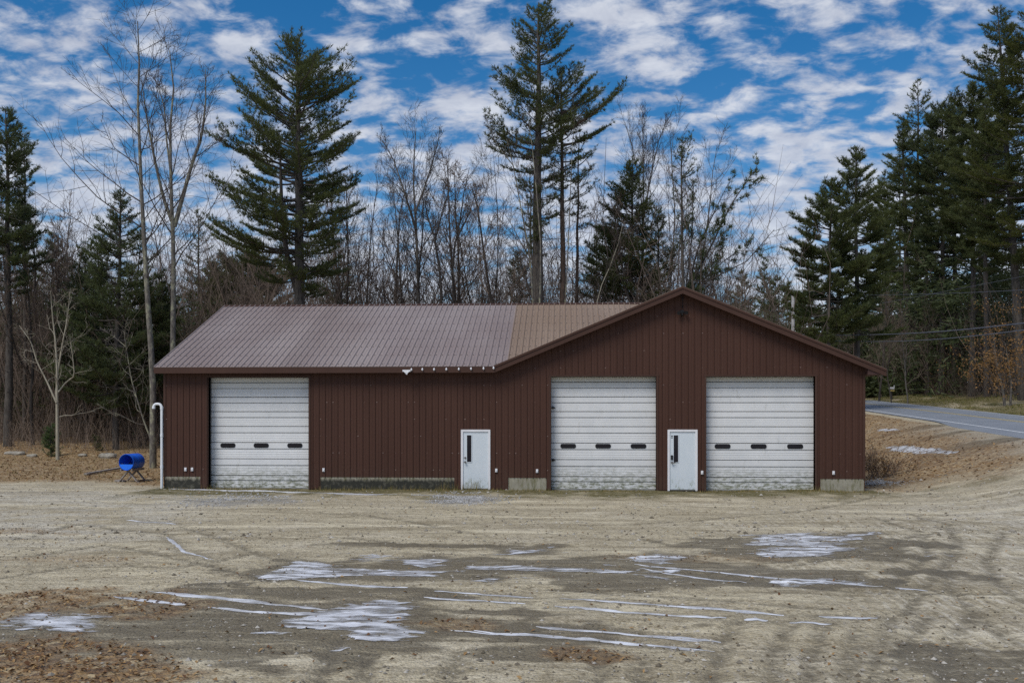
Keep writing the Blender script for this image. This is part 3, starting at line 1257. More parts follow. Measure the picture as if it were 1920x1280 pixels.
# roof sheets
def roof_plane(P, a0, a1, lo, hi, mats, name='roof_panel'):
    """P(a, b, h) -> world point; sheets along a; lo/hi functions of a give the run b"""
    n = int(math.ceil((a1 - a0) / .9144))
    for i in range(n):
        s0, s1 = a0 + i * .9144, min(a1, a0 + (i + 1) * .9144)
        br = {s0, s1}
        for k in range(4):
            for p, _ in PROF:
                u = s0 + k * .2286 + p
                if s0 < u < s1 - 1e-6:
                    br.add(u)
        br = sorted(br)
        m = MB()
        tint = random.Random(i * 13 + 5).random()
        for a, b in zip(br[:-1], br[1:]):
            la, lb, ha, hb = lo(a), lo(b), hi(a), hi(b)
            if ha - la < 1e-3 and hb - lb < 1e-3:
                continue
            o0, o1 = 1.5 * prof_at(a - a0 + 1e-7), 1.5 * prof_at(b - a0 - 1e-7)
            m.add([P(a, la, o0), P(b, lb, o1), P(b, hb, o1), P(a, ha, o0)], [(0, 1, 2, 3)], 0, tint)
            m.add([P(a, la, o0), P(b, lb, o1), P(b, lb, -.012), P(a, la, -.012)], [(0, 3, 2, 1)], 0, tint)
            m.add([P(a, la, -.012), P(b, lb, -.012), P(b, hb, -.012), P(a, ha, -.012)], [(0, 3, 2, 1)], 0, tint)
        # screw rows
        for k in range(4):
            for r_ in range(8):
                a = s0 + k * .2286 + .085
                if a > s1:
                    continue
                l_, h_ = lo(a), hi(a)
                u = .25 + r_ * .95
                if u < l_ + .05 or u > h_ - .1:
                    continue
                m.add([P(a - .017, u - .03, .004), P(a + .017, u - .03, .004), P(a + .017, u + .03, .004), P(a - .017, u + .03, .004),
                       P(a, u, .022)], [(0, 1, 4), (1, 2, 4), (2, 3, 4), (3, 0, 4)], 1, 0)
        if m.n:
            mt = mats(.5 * (s0 + s1)) if callable(mats) else mats
            m.build(name, [mt, M['screw']], bld)


thw = math.atan(SLW)
LW = (YR + OH) / math.cos(thw)
XE_W = XPK + .72                              # end of the wing roof, just past the gable ridge


def Pw(a, u, h):
    return (a, -OH + u * math.cos(thw) - h * math.sin(thw), ZE + u * math.sin(thw) + h * math.cos(thw))


def valley(a):
    """run of the wing roof at which it rises above the gable roof"""
    if a <= XV:
        return 0.0
    z = ZE + (min(a, XPK) - XV) * SL - max(0, a - XPK) * SL
    return max(0.0, min(LW, (z - ZE) / math.sin(thw)))


# colour break seen in the photograph at px ~956 on the eave
XB = XEL + .9144 * round((WX(952, -OH) - XEL) / .9144)
roof_plane(Pw, XEL, XE_W, valley, lambda a: LW, lambda a: M['roof_old'] if a < XB else M['roof_new'])


def Pwb(a, u, h):
    return (a, YR + u * math.cos(thw) + h * math.sin(thw), ZR - u * math.sin(thw) + h * math.cos(thw))


m = MB()
m.add([Pwb(XEL, 0, 0), Pwb(XE_W, 0, 0), Pwb(XE_W, LW, 0), Pwb(XEL, LW, 0)], [(0, 1, 2, 3)])
m.add([Pwb(XEL, 0, -.03), Pwb(XE_W, 0, -.03), Pwb(XE_W, LW, -.03), Pwb(XEL, LW, -.03)], [(3, 2, 1, 0)])
m.build('roof_panel', M['roof_old'], bld)
thg = math.atan(SL)
LGl, LGr = (XPK - XV) / math.cos(thg), (XTIP - XPK) / math.cos(thg)


def Pgl(a, u, h):       # a along depth, u from eave to ridge on the valley side
    return (XV + u * math.cos(thg) - h * math.sin(thg), a, ZE + u * math.sin(thg) + h * math.cos(thg))


def Pgr(a, u, h):
    return (XTIP - u * math.cos(thg) + h * math.sin(thg), a, ZPK - (XTIP - XPK) * SL + u * math.sin(thg) + h * math.cos(thg))


def gl_lo(a):           # start of the gable's valley slope at depth a
    return min(LGl, max(0.0, (a + OH) * SLW / SL / math.cos(thg)))


roof_plane(Pgl, -OH, YR, gl_lo, lambda a: LGl, M['roof_new'])
roof_plane(Pgr, -OH, DEPTH + .3, lambda a: 0.0, lambda a: LGr, M['roof_new'])

# ridge caps
for (p, q, s1, s2) in (((XEL - .02, YR, ZR + .03), (XE_W, YR, ZR + .03), 'wing', 0), ((XPK, -OH - .01, ZPK + .03), (XPK, DEPTH + .3, ZPK + .03), 'gable', 0)):
    m = MB()
    p, q = np.array(p), np.array(q)
    t = (q - p) / np.linalg.norm(q - p)
    s = np.cross(t, (0, 0, 1))
    for sg in (1, -1):
        m.prism([p, p + sg * s * .17 + np.array((0, 0, -.07)), p + sg * s * .17 + np.array((0, 0, -.085)), p + np.array((0, 0, -.02))], q - p)
    m.build('ridge_cap', M['trim'], bld)

# eave fascia of the wing, rake fascias of the gable
m = MB()
m.box(XEL + .01, XV - .02, -OH - .005, -OH + .03, ZE - .225, ZE - .018)
m.build('fascia', M['trim'], bld)
nv = np.array((-math.sin(thg), 0, math.cos(thg)))


def rake(x0, z0, x1, z1, name='rake_fascia'):
    m = MB()
    p = [(x0, -OH - .005, z0 - .018), (x1, -OH - .005, z1 - .018), (x1, -OH - .005, z1 - .225), (x0, -OH - .005, z0 - .225)]
    m.prism(p, (0, .035, 0))
    p = [(x0, -OH - .03, z0 + .028), (x1, -OH - .03, z1 + .028), (x1, -OH - .03, z1 - .05), (x0, -OH - .03, z0 - .05)]
    m.prism(p, (0, .024, 0))
    m.build(name, M['trim'], bld)


rake(XV - .02, ZE, XPK, ZPK)
rake(XPK, ZPK, XTIP, ZPK - (XTIP - XPK) * SL)
# left rake board of the wing
m = MB()
for u0, z0, u1, z1 in ((-OH, ZE, YR, ZR), (YR, ZR, DEPTH + OH, ZE)):
    m.prism([(XEL, u0, z0 - .015), (XEL, u1, z1 - .015), (XEL, u1, z1 - .2), (XEL, u0, z0 - .2)], (.03, 0, 0))
m.build('rake_fascia', M['trim'], bld)
# soffits
m = MB()
m.box(XEL + .03, XV, -OH + .03, -.0, ZE - .16, ZE - .145)
m.build('soffit', M['soffit'], bld)
m = MB()
for x0, x1 in ((XV, XPK), (XPK, XTIP - .02)):
    za, zb = ZPK - abs(x0 - XPK) * SL - .16, ZPK - abs(x1 - XPK) * SL - .16
    m.prism([(x0, -OH + .03, za), (x1, -OH + .03, zb), (x1, -OH + .03, zb + .015), (x0, -OH + .03, za + .015)], (0, OH - .03, 0))
m.build('soffit', M['soffit'], bld)
m = MB()
m.box(XEL + .03, XL, .0, DEPTH, ZE - .2, ZE - .18)
m.build('soffit', M['soffit'], bld)
# boxed eave return at the right end
zt = ZPK - (XTIP - XPK) * SL
m = MB()
zr0 = ZPK - (XR - XPK) * SL
m.prism([(XR + .0, -.36, zt - .16), (XTIP - .05, -.36, zt - .16), (XTIP - .05, -.36, zt - .03), (XR + .0, -.36, zr0 - .03)], (0, DEPTH + .3, 0))
m.build('eave_return', M['soffit'], bld)

# lamp at the gable, sensor light and string bulbs on the fascia
x, z = on_y(1279, 587, -.1)
m = MB()
m.box(x - .06, x + .06, -.09, -.03, z + .0, z + .11)
for s in (-1, 1):
    m.tube([(x + s * .05, -.09, z + .04), (x + s * .10, -.14, z + .02)], .018, 8)
    m.tube([(x + s * .09, -.12, z + .03), (x + s * .115, -.17, z + .015), (x + s * .135, -.25, z - .01)], [.035, .06, .068], 10, cap=True)
m.tube([(x, -.08, z + .0), (x, -.13, z - .09)], [.03, .045], 10, cap=True)
m.build('floodlight', M['black'], bld)
m = MB()
x, z = on_y(1279, 556, -.04)
m.tube([(x - .03, -.05, z + .22), (x - .02, -.06, z), (x + .02, -.05, z - .12)], .012, 6)
m.tube([(x + .10, -.05, z + .2), (x + .06, -.05, z + .03), (x + .02, -.05, z - .12), (x + .02, -.05, z - .42)], .01, 6)
m.build('lamp_wire', M['black'], bld)
x, z = on_y(763, 695.5, -.45)
m = MB()
m.box(x - .15, x + .13, -.50, -.43, z - .02, z + .045)
m.prism([(x - .11, -.50, z - .02), (x + .09, -.50, z - .02), (x + .03, -.50, z - .075), (x - .05, -.50, z - .075)], (0, .07, 0))
m.box(x - .035, x + .02, -.49, -.45, z - .12, z - .075)
m.build('sensor_light', M['white'], bld)
for px, py in ((771.5, 693), (792, 692.5), (814, 692.5), (837, 692.3), (860.3, 692), (883.3, 691.3), (906.7, 690.7), (925.5, 690)):
    x, z = on_y(px, py, -.44)
    m = MB()
    m.tube([(x, -.44, z + .055), (x, -.445, z + .03), (x, -.45, z), (x, -.45, z - .03), (x, -.45, z - .045)], [.014, .026, .036, .028, .008], 8)
    m.build('string_bulb', M['white'], bld, smooth=True)

# ------------------------------------------------------------------ things round the building
# white pipe at the corner
bx, _ = on_y(304, 800, -.06)
m = MB()
zg = gz(bx, -.09)
ztop = on_y(300, 757, -.09)[1]
pp = [(bx, -.09, zg - .1), (bx, -.09, ztop - .18)]
for k in range(7):
    an = R(k * 15)
    pp.append((bx - .14 + .14 * math.cos(an), -.09, ztop - .14 + .14 * math.sin(an)))
pp += [(bx - .19, -.09, ztop)]
for k in range(1, 6):
    an = R(90 + k * 18)
    pp.append((bx - .19 + .11 * math.cos(an), -.09, ztop - .11 + .11 * math.sin(an)))
pp.append((pp[-1][0] - .005, -.09, ztop - .17))
pipe = thing('vent_pipe', 'white plastic pipe with a hooked top standing at the building corner', 'pipe', (bx, -.09, zg))
pp = np.array(pp) - np.array((bx, -.09, zg))
rr = np.full(len(pp), .047)
m.tube(pp, rr, 12)
m.build('pipe_shaft', M['pvc'], pipe, smooth=True)
for zz in (.75, 1.9, ztop - zg - .2):
    m = MB()
    m.tube([(0, 0, zz), (0, 0, zz + .1)], .056, 12, cap=True)
    m.build('pipe_coupling', M['pvc'], pipe, smooth=False)
m = MB()
m.tube(pp[-3:], [.056, .058, .06], 12)
m.build('pipe_mouth', M['pvc'], pipe, smooth=True)

# blue barrel on a wooden X trestle
gb = ground_at(238, 904)
rz = R(-6)
st = thing('barrel_stand', 'weathered wooden trestle of crossed boards under the blue barrel', 'stand', gb, rz)
# barrel axis is local y; the open end faces -y
RB, LB = .325, .86
zc = .80
for yv in (.10, .68):
    for s in (-1, 1):
        m = MB()
        m.bar((s * .42, yv + s * .022, -.02), (-s * .29, yv + s * .022, .74), .04, .095, (0, 1, 0))
        m.build('leg', M['wood'], st)
for s in (-1, 1):
    m = MB()
    m.bar((s * .235, -.05, .50), (s * .235, .85, .50), .035, .09, (0, 0, 1))
    m.build('rail', M['wood'], st)
m = MB()
m.bar((.36, .1, .04), (.36, .7, .04), .04, .09)
m.build('foot_board', M['wood'], st)
Rz = Matrix.Rotation(rz, 3, 'Z')
bp = Vector(gb) + Rz @ Vector((0, -.06, zc))
br_ = thing('plastic_barrel', 'bright blue plastic barrel lying on a wooden trestle, upper half of its end cut open', 'barrel', bp, rz)
m = MB()
na = 28
ys_ = [0, .02, .05, .40, .43, .46, .80, .84, LB]
rs_ = [RB - .006, RB + .006, RB, RB, RB + .005, RB, RB, RB - .01, RB - .03]
ring = lambda r, yy: [(r * math.cos(2 * math.pi * k / na), yy, r * math.sin(2 * math.pi * k / na)) for k in range(na)]
v = []
for yy, r in zip(ys_, rs_):
    v += ring(r, yy)
m.add(v, [(j * na + k, j * na + (k + 1) % na, (j + 1) * na + (k + 1) % na, (j + 1) * na + k) for j in range(len(ys_) - 1) for k in range(na)])
m.poly(ring(RB - .03, LB)[::-1])
v = ring(RB - .022, .004) + ring(RB - .022, LB - .03)
m.add(v, [(k + na, (k + 1) % na + na, (k + 1) % na, k) for k in range(na)])
v = ring(RB - .012, 0) + ring(RB - .022, .004)
m.add(v, [(k + na, (k + 1) % na + na, (k + 1) % na, k) for k in range(na)])
m.build('barrel_shell', M['blue'], br_, smooth=True)
m = MB()
p = []
for k in range(19):
    an = R(196 + k * (148 / 18))
    p.append(((RB - .024) * math.cos(an), .012, (RB - .024) * math.sin(an)))
m.prism(p, (0, .012, 0))
m.build('end_panel', M['blue_in'], br_)

# planks lying beside the trestle
p0, p1 = ground_at(160, 891), ground_at(232, 880)
m = MB()
m.bar(p0 + np.array((0, 0, .06)), p1 + np.array((0, 0, .10)), .16, .07)
tag(m.build('weathered_board', M['wood']), 'long weathered grey board lying in the leaves beside the barrel trestle', 'board')
p0, p1 = ground_at(218, 902), ground_at(234, 903)
m = MB()
m.bar(p0 + np.array((0, 0, .03)), p1 + np.array((0, 0, .03)), .2, .05)
tag(m.build('wood_block', M['wood']), 'small pale wooden block on the ground at the foot of the trestle', 'block')


def rock(px, py, w, h, d, label, seed):
    c = ground_at(px, py)
    r = np.random.default_rng(seed)
    m = MB()
    nu, nv_ = 14, 7
    v = []
    for j in range(nv_):
        th = math.pi * j / (nv_ - 1)
        for i in range(nu):
            ph = 2 * math.pi * i / nu
            e = .75
            cx, cy, cz_ = math.cos(ph) * math.sin(th), math.sin(ph) * math.sin(th), math.cos(th)
            f = 1 + r.normal() * .05
            v.append((w / 2 * np.sign(cx) * abs(cx) ** e * f, d / 2 * np.sign(cy) * abs(cy) ** e * f, h / 2 * np.sign(cz_) * abs(cz_) ** .6 * f + h * .25))
    f = [(j * nu + i, j * nu + (i + 1) % nu, (j + 1) * nu + (i + 1) % nu, (j + 1) * nu + i) for j in range(nv_ - 1) for i in range(nu)]
    m.add(v, [q[::-1] for q in f])
    o = m.build('rock', M['stone'], loc=c)
    tag(o, label, 'rock', 'pale rocks along the edge of the woods')


rock(28, 852, 1.2, .26, .6, 'long flat pale rock at the wood edge by the picture border', 1)
rock(155, 855, .5, .2, .4, 'small rounded pale rock between green shrub and barrel', 2)
rock(202, 858, 1.0, .34, .6, 'squared pale rock just behind the blue barrel', 3)
rock(60, 856, .6, .2, .4, 'small flat rock beside the young green conifer', 4)

# utility pole and cables beyond the building
dP = 88.0
pb = at(1487, 700, dP)
zb = hgt(pb[0], pb[1])
ptop = at(1487, 549, dP)
pole = thing('utility_pole', 'pale grey wooden utility pole rising behind the roof slope', 'utility pole', (pb[0], pb[1], zb))
m = MB()
hp = ptop[2] - zb
m.tube([(0, 0, -.3), (0, 0, hp * .5), (0, 0, hp)], [.17, .155, .14], 12, cap=True)
m.build('pole_shaft', M['grey_pole'], pole, smooth=False)
m = MB()
m.tube([(0, -.05, hp), (0, -.05, hp + .12), (0, -.05, hp + .2)], [.06, .08, .03], 8, cap=True)
m.build('insulator', M['grey_pole'], pole)


def cable(pts, r, label):
    P = []
    for px, py, d in pts:
        P.append(at(px, py, d))
    P = np.array(P)
    t = np.linspace(0, len(P) - 1, 25)
    # smooth through the points
    Q = np.stack([np.interp(t, np.arange(len(P)), P[:, k]) for k in range(3)], 1)
    for _ in range(6):
        Q[1:-1] = .25 * Q[:-2] + .5 * Q[1:-1] + .25 * Q[2:]
    m = MB()
    m.tube(Q, r, 6)
    tag(m.build('overhead_cable', M['cable'], smooth=True), label, 'cable', 'overhead cables along the road')


cable([(1487, 627, 87.5), (1570, 629, 78), (1700, 626, 66), (1800, 619, 58), (1920, 606, 51), (2100, 584, 44)], .035, 'upper of the two thick dark cables sagging beside the roof slope')
cable([(1487, 634, 87.5), (1580, 641, 77), (1700, 640, 66), (1800, 633, 58), (1920, 619, 51), (2100, 594, 44)], .027, 'lower of the two thick cables sagging beside the roof slope')
cable([(1487, 553, 88), (1600, 554, 76), (1760, 551, 62), (1920, 544, 51), (2100, 530, 44)], .014, 'thin topmost wire running level from the pole top')
cable([(1560, 585, 92), (1700, 560, 84), (1800, 541, 78), (1920, 518, 70), (2050, 490, 64)], .014, 'thin wire climbing steeply through the trees above the pole')

# mailbox across the road
mb = ground_at(1672, 748)
mail = thing('mailbox', 'white mailbox on a dark wooden post across the road', 'mailbox', mb, R(20))
m = MB()
m.box(-.06, .06, -.06, .06, -.2, 1.0)
m.build('post', M['bark_dark'], mail)
m = MB()
m.box(-.22, .35, -.08, .08, 1.0, 1.06)
m.build('cross_arm', M['bark_dark'], mail)
m = MB()
arc = [(.11 * math.cos(R(k * 20)), .12 + .11 * math.sin(R(k * 20))) for k in range(10)]
m.prism([(-.3, -.13, 1.06)] + [(-.3, -y_ * 1.1, 1.06 + z_) for y_, z_ in arc[::-1]] + [(-.3, .13, 1.06)], (.56, 0, 0))
m.build('box', M['white'], mail)
m = MB()
m.box(-.28, .2, -.2, -.13, .84, .99)
m.build('newspaper_tube', M['paint_y'], mail)
m = MB()
m.box(.28, .34, -.02, .02, 1.06, 1.5)
m.build('flag', M['white'], mail)


# ------------------------------------------------------------------ trees
def norm(v):
    return v / (np.linalg.norm(v, axis=-1, keepdims=True) + 1e-9)


def wobble_line(p0, d, L_, k, rg, wob, trop):
    P = [np.array(p0, float)]
    d = norm(np.array(d, float))
    for i in range(k):
        d = norm(d + rg.normal(0, wob, 3) + np.array((0, 0, trop)))
        P.append(P[-1] + d * L_ / k)
    return np.array(P)


def sample_line(P, t):
    f = t * (len(P) - 1)
    i = min(int(f), len(P) - 2)
    return P[i] + (P[i + 1] - P[i]) * (f - i), norm(P[i + 1] - P[i])


class Bag:
    """polylines gathered by (points, sides) and turned to tubes in batches"""

    def __init__(self):
        self.d = {}

    def add(self, P, r0, r1, sides, pw=1.0):
        k = len(P)
        rr_ = r1 + (r0 - r1) * (1 - np.linspace(0, 1, k)) ** pw
        self.d.setdefault((k, sides), []).append((P, rr_))

    def to(self, mb, tint=0.0):
        for (k, s), lst in self.d.items():
            mb.tubes(np.array([a for a, _ in lst]), np.array([b for _, b in lst]), s, 0, tint)


def bare_tree_meshes(name, seed, stems, bark, n1=16, n2=7, n3=5, len1=.32, ang=50, up=.12, start=.35, r_min=.006, droop=0.0, twig_mat=None, wob=.10):
    """stems: list of (polyline, r0). Returns (trunk mesh, crown mesh)"""
    rg = np.random.default_rng(seed)
    tr, cr = Bag(), Bag()
    for P, r0 in stems:
        tr.add(P, r0, max(.012, r0 * .12), 8 if r0 > .06 else 6, .85)
        L0 = np.sum(np.linalg.norm(np.diff(P, axis=0), axis=1))
        az = rg.random() * 6.28
        for i in range(n1):
            t = start + (1 - start) * (i + rg.random() * .8) / n1
            t = min(t, .985)
            p, d = sample_line(P, t)
            az += 2.4 + rg.normal(0, .4)
            a = R(ang + rg.normal(0, 10)) * (1.1 - .45 * t)
            side = norm(np.cross(d, (math.cos(az), math.sin(az), .01)))
            dr = d * math.cos(a) + side * math.sin(a)
            L1 = L0 * len1 * (1.15 - .8 * (t - start) / (1 - start)) * rg.uniform(.6, 1.15)
            rb = max(.012, r0 * (1 - t) * .34 + .008) * rg.uniform(.7, 1.15)
            B = wobble_line(p, dr, L1, 6, rg, wob, up)
            cr.add(B, rb, r_min, 5)
            for j in range(n2):
                tj = .18 + .8 * (j + rg.random()) / n2
                p2, d2 = sample_line(B, min(tj, .98))
                v = norm(np.cross(d2, rg.normal(0, 1, 3)))
                a2 = R(rg.uniform(28, 58))
                L2 = L1 * .5 * (1.15 - .7 * tj) * rg.uniform(.55, 1.2)
                B2 = wobble_line(p2, d2 * math.cos(a2) + v * math.sin(a2), L2, 4, rg, wob * 1.2, up * .8 - droop)
                cr.add(B2, max(.009, rb * .45), r_min * .8, 3)
                for q in range(n3):
                    tq = .2 + .8 * (q + rg.random()) / n3
                    p3, d3 = sample_line(B2, min(tq, .98))
                    v = norm(np.cross(d3, rg.normal(0, 1, 3)))
                    a3 = R(rg.uniform(25, 60))
                    L3 = L2 * .45 * rg.uniform(.5, 1.2)
                    B3 = wobble_line(p3, d3 * math.cos(a3) + v * math.sin(a3), L3, 2, rg, .1, up * .5 - droop)
                    cr.add(B3, r_min * 1.05, r_min * .5, 3)
    a, b = MB(), MB()
    tr.to(a)
    cr.to(b, .25)
    return a.mesh('trunk', bark, True), b.mesh('crown', twig_mat or bark, False)


def put_tree(name, loc, parts, label, cat='tree', rz=0.0, sc=(1, 1, 1), group=None):
    o = thing(name, label, cat, loc, rz, group)
    o.scale = sc
    for nm, me in parts:
        c = bpy.data.objects.new(nm, me)
        C.objects.link(c)
        c.parent = o
    return o


def traced(pts, d, jit=.0, seed=0, base=None, extend=True):
    """stem polyline from photograph points at depth d, in world space, root on the ground"""
    rg = np.random.default_rng(seed)
    P = []
    for i, (px, py) in enumerate(pts):
        P.append(at(px, py, d + rg.normal(0, jit) * (i > 0)))
    return np.array(P)


def resample(P, k):
    s = np.concatenate(([0], np.cumsum(np.linalg.norm(np.diff(P, axis=0), axis=1))))
    t = np.linspace(0, s[-1], k)
    return np.stack([np.interp(t, s, P[:, i]) for i in range(3)], 1)


def hero_bare(name, label, d, stems, bark, seed, twig=None, root_px=None, group=None, **kw):
    """stems: [(pixel points, radius)], first point of the first stem is near the ground"""
    L_ = []
    for j, (pts, r0) in enumerate(stems):
        P = traced(pts, d, .25 if j else .1, seed + j)
        if j == 0:
            g = hgt(P[0][0], P[0][1])
            base = np.array((P[0][0], P[0][1], g))
            P = np.vstack(([base - np.array((0, 0, .2))], P)) if P[0][2] > g + .3 else P
        L_.append((resample(P, 12), r0))
    loc = base
    L_ = [(P - loc, r) for P, r in L_]
    tm, cm = bare_tree_meshes(name, seed, L_, bark, twig_mat=twig, **kw)
    return put_tree(name, loc, (('trunk', tm), ('crown', cm)), label, group=group)


# ---- pines
def pine_meshes(seed, H, r0, prof, mats, whorl=.62, per=5, lean=(0, 0), tuft=7, tl=.23, tw=.036, snag_to=.12, up0=0, up1=44, curve=.15, dens=1.0, stems=None, fol=.36, lmin=.5):
    """prof: list of (height fraction, left radius, right radius) - left is -x. Returns trunk, crown meshes"""
    rg = np.random.default_rng(seed)
    bag = Bag()
    z = np.linspace(0, H, 14)
    wx = np.cumsum(rg.normal(0, .035, 14)) + lean[0] * (z / H)
    wy = np.cumsum(rg.normal(0, .035, 14)) + lean[1] * (z / H)
    wx -= wx[0]
    wy -= wy[0]
    T = np.stack((wx, wy, z), 1)
    bag.add(T, r0, .02, 9, .8)
    for s in (stems or []):
        bag.add(resample(np.array(s[0], float), 14), s[1], .03, 8, .8)
    hf = np.array([p[0] for p in prof])
    lf = np.array([p[1] for p in prof])
    rf = np.array([p[2] for p in prof])
    zz = hf.min() * H
    pos, dirs = [], []
    while zz < H - .15:
        f = zz / H
        for i in range(per):
            az = rg.random() * 6.283
            cx = math.cos(az)
            w = .5 + .5 * cx
            Lb = (np.interp(f, hf, lf) * (1 - w) + np.interp(f, hf, rf) * w) * rg.uniform(lmin, 1.12)
            if Lb < .15:
                continue
            el = R(up0 + (up1 - up0) * f ** 3.2 + rg.normal(0, 7))
            zb_ = zz + rg.uniform(-.18, .18)
            p0, _ = sample_line(T, min(.999, max(0, zb_ / H)))
            s = np.linspace(0, 1, 6)
            hx = Lb * s * math.cos(el)
            hz = Lb * (s * math.sin(el) - .13 * np.sin(s * math.pi) * (1 - f) + curve * s ** 2.5)
            az_w = az + np.cumsum(rg.normal(0, .07, 6))
            B = p0 + np.stack((hx * np.cos(az_w), hx * np.sin(az_w), hz), 1)
            bag.add(B, max(.012, .012 + .014 * Lb), .008, 4)
            # flat spray of twigs on the outer part of the branch
            nt = max(3, int(Lb / .15 * dens))
            for q in range(nt):
                t = fol + (1 - fol) * (q + rg.random()) / nt
                p, d = sample_line(B, min(t, .999))
                sg = 1 if (q + i) % 2 else -1
                h = norm(np.array((-d[1], d[0], 0)))
                a = R(rg.uniform(30, 65))
                td = norm(d * math.cos(a) + sg * h * math.sin(a) + np.array((0, 0, rg.uniform(-.02, .2))))
                Lt = min(.8, .16 + .30 * Lb * (1.12 - t)) * rg.uniform(.6, 1.2)
                if rg.random() < .5:
                    bag.add(np.array((p, p + td * Lt * .55, p + td * Lt + np.array((0, 0, .08 * Lt)))), .009, .005, 3)
                k = max(1, int(Lt / .16))
                for u in np.linspace(.25, 1, k):
                    pos.append(p + td * Lt * u + rg.normal(0, .03, 3))
                    dirs.append(td)
        zz += whorl * rg.uniform(.75, 1.2)
    # dead stubs on the lower trunk
    z0 = hf.min() * H
    zz = H * snag_to
    while zz < z0 + 1.5:
        az = rg.random() * 6.283
        p0, _ = sample_line(T, zz / H)
        Lb = rg.uniform(.5, 2.2)
        bag.add(wobble_line(p0, (math.cos(az), math.sin(az), rg.uniform(-.1, .2)), Lb, 5, rg, .12, .03), .022, .006, 3)
        zz += rg.uniform(.15, .45)
    tm = MB()
    bag.to(tm)
    cm = MB()
    pos, dirs = np.array(pos), np.array(dirs)
    n = len(pos)
    tin = np.clip(rg.random(n) * .7 + .15, 0, 1)
    D = norm(dirs[:, None, :] * .7 + rg.normal(0, .5, (n, tuft, 3)) * np.array((1, 1, .8)) + np.array((0, 0, .38)))
    Ln = tl * rg.uniform(.6, 1.15, (n, tuft, 1))
    B0 = pos[:, None, :] + rg.normal(0, .03, (n, tuft, 3))
    sd = norm(np.cross(D, rg.normal(0, 1, (n, tuft, 3)))) * (tw / 2)
    V = np.stack((B0 - sd, B0 + sd, B0 + D * Ln), 2).reshape(-1, 3)
    cm.add(V, np.arange(len(V)).reshape(-1, 3), 0, np.repeat(np.clip(np.repeat(tin, tuft) + rg.normal(0, .12, n * tuft), 0, 1), 3))
    return tm.mesh('trunk', mats[0], True), cm.mesh('crown', mats[1], False)


def px_prof(top_py, d, base_z, rows):
    """profile rows (py, left px, right px) -> fractions and metres"""
    s = F / d
    ztop = CAM[2] + (HOR - top_py) / s
    H = ztop - base_z
    out = []
    for py, l, r_ in rows:
        zz = CAM[2] + (HOR - py) / s - base_z
        out.append((zz / H, l / s, r_ / s))
    out.sort()
    return H, out


RW = 'pines in the wood along the road'


def hero_pine(label, px, d, top_py, rows, r0, seed, mats, group='tall pines behind the building', lean_px=0, stems_px=None, name='pine_tree', **kw):
    if group == RW and px > 1630:
        while road_st(*at(px, 700, d)[:2])[0] > -14.5:
            d += 1
    rows = [(a, b_ * 1.15, c_ * 1.15) for a, b_, c_ in rows]
    if group == RW:
        kw['dens'] = kw.get('dens', 1) * 1.4
        kw['tuft'] = 8
    p = at(px, 700, d)
    g = hgt(p[0], p[1]) - .1
    H, pr = px_prof(top_py, d, g, rows)
    st_ = []
    for pts, r in (stems_px or []):
        P = np.array([at(a, b, d + .4) for a, b in pts]) - np.array((p[0], p[1], g))
        Rm = np.array(Matrix.Rotation(-YAW, 3, 'Z'))
        st_.append((P @ Rm.T, r))
    tm, cm = pine_meshes(seed, H, r0, pr, mats, lean=(lean_px * d / F, 0), stems=st_, **kw)
    return put_tree(name, (p[0], p[1], g), (('trunk', tm), ('crown', cm)), label, rz=YAW, group=group)


PB, PD, PL = (M['bark_pine'], M['pine']), (M['bark_pine'], M['pine_blue']), (M['bark_pine'], M['pine_light'])
PR = (M['bark_red'], M['pine'])

hero_pine('broad dark pine towering over the mauve part of the roof, with a big low limb', 563, 52, 78,
          [(78, 4, 4), (105, 40, 36), (140, 72, 66), (175, 92, 92), (205, 112, 102), (235, 118, 112), (270, 120, 125), (310, 136, 112), (345, 152, 106), (390, 152, 102), (440, 160, 96), (470, 165, 82), (510, 120, 70), (545, 60, 50)],
          .42, 11, PB, lean_px=-8, dens=1.25, tuft=9, stems_px=[([(556, 545), (536, 470), (528, 380), (524, 250)], .17)], whorl=.56, per=7, lmin=.55)
hero_pine('tallest pine behind the roof, thick bare trunk and flat upper limbs', 1003, 55, 4,
          [(4, 4, 4), (40, 36, 34), (85, 56, 72), (120, 48, 76), (160, 66, 66), (200, 84, 62), (245, 100, 70), (270, 122, 82), (300, 96, 60), (330, 40, 40), (390, 34, 44), (430, 38, 30), (470, 20, 24)],
          .46, 12, PB, lean_px=6, dens=1.2, tuft=9, whorl=.62, per=6, snag_to=.3, lmin=.55)
hero_pine('slimmer red-barked pine just right of the tallest pine, limbs mostly to the open side', 1058, 56, 130,
          [(130, 6, 10), (165, 24, 60), (205, 34, 112), (245, 44, 118), (275, 44, 84), (310, 30, 52), (360, 26, 60), (400, 16, 30)],
          .26, 13, PR, lean_px=-8, dens=1.2, tuft=9, whorl=.6, per=5, snag_to=.3, lmin=.55)
hero_pine('narrow pine with a thin reddish trunk beside the red-barked one', 1086, 59, 250,
          [(250, 8, 12), (290, 20, 50), (340, 20, 42), (390, 20, 40), (430, 12, 20)],
          .17, 14, PR, dens=1.0, whorl=.66, per=4, snag_to=.3)
hero_pine('dense young pine behind the roof seam, cone-shaped', 1184, 60, 298,
          [(298, 4, 4), (330, 22, 22), (370, 46, 32), (420, 62, 40), (470, 76, 46), (520, 80, 52), (560, 70, 60)],
          .2, 15, PB, dens=1.5, whorl=.42, per=8, tuft=9)
hero_pine('thin dark pine rising behind the gable peak', 1276, 56, 266,
          [(266, 6, 6), (290, 26, 36), (330, 28, 50), (380, 26, 44), (430, 18, 30), (470, 14, 20)],
          .17, 16, PD, dens=.75, whorl=.6, per=4, up0=30)
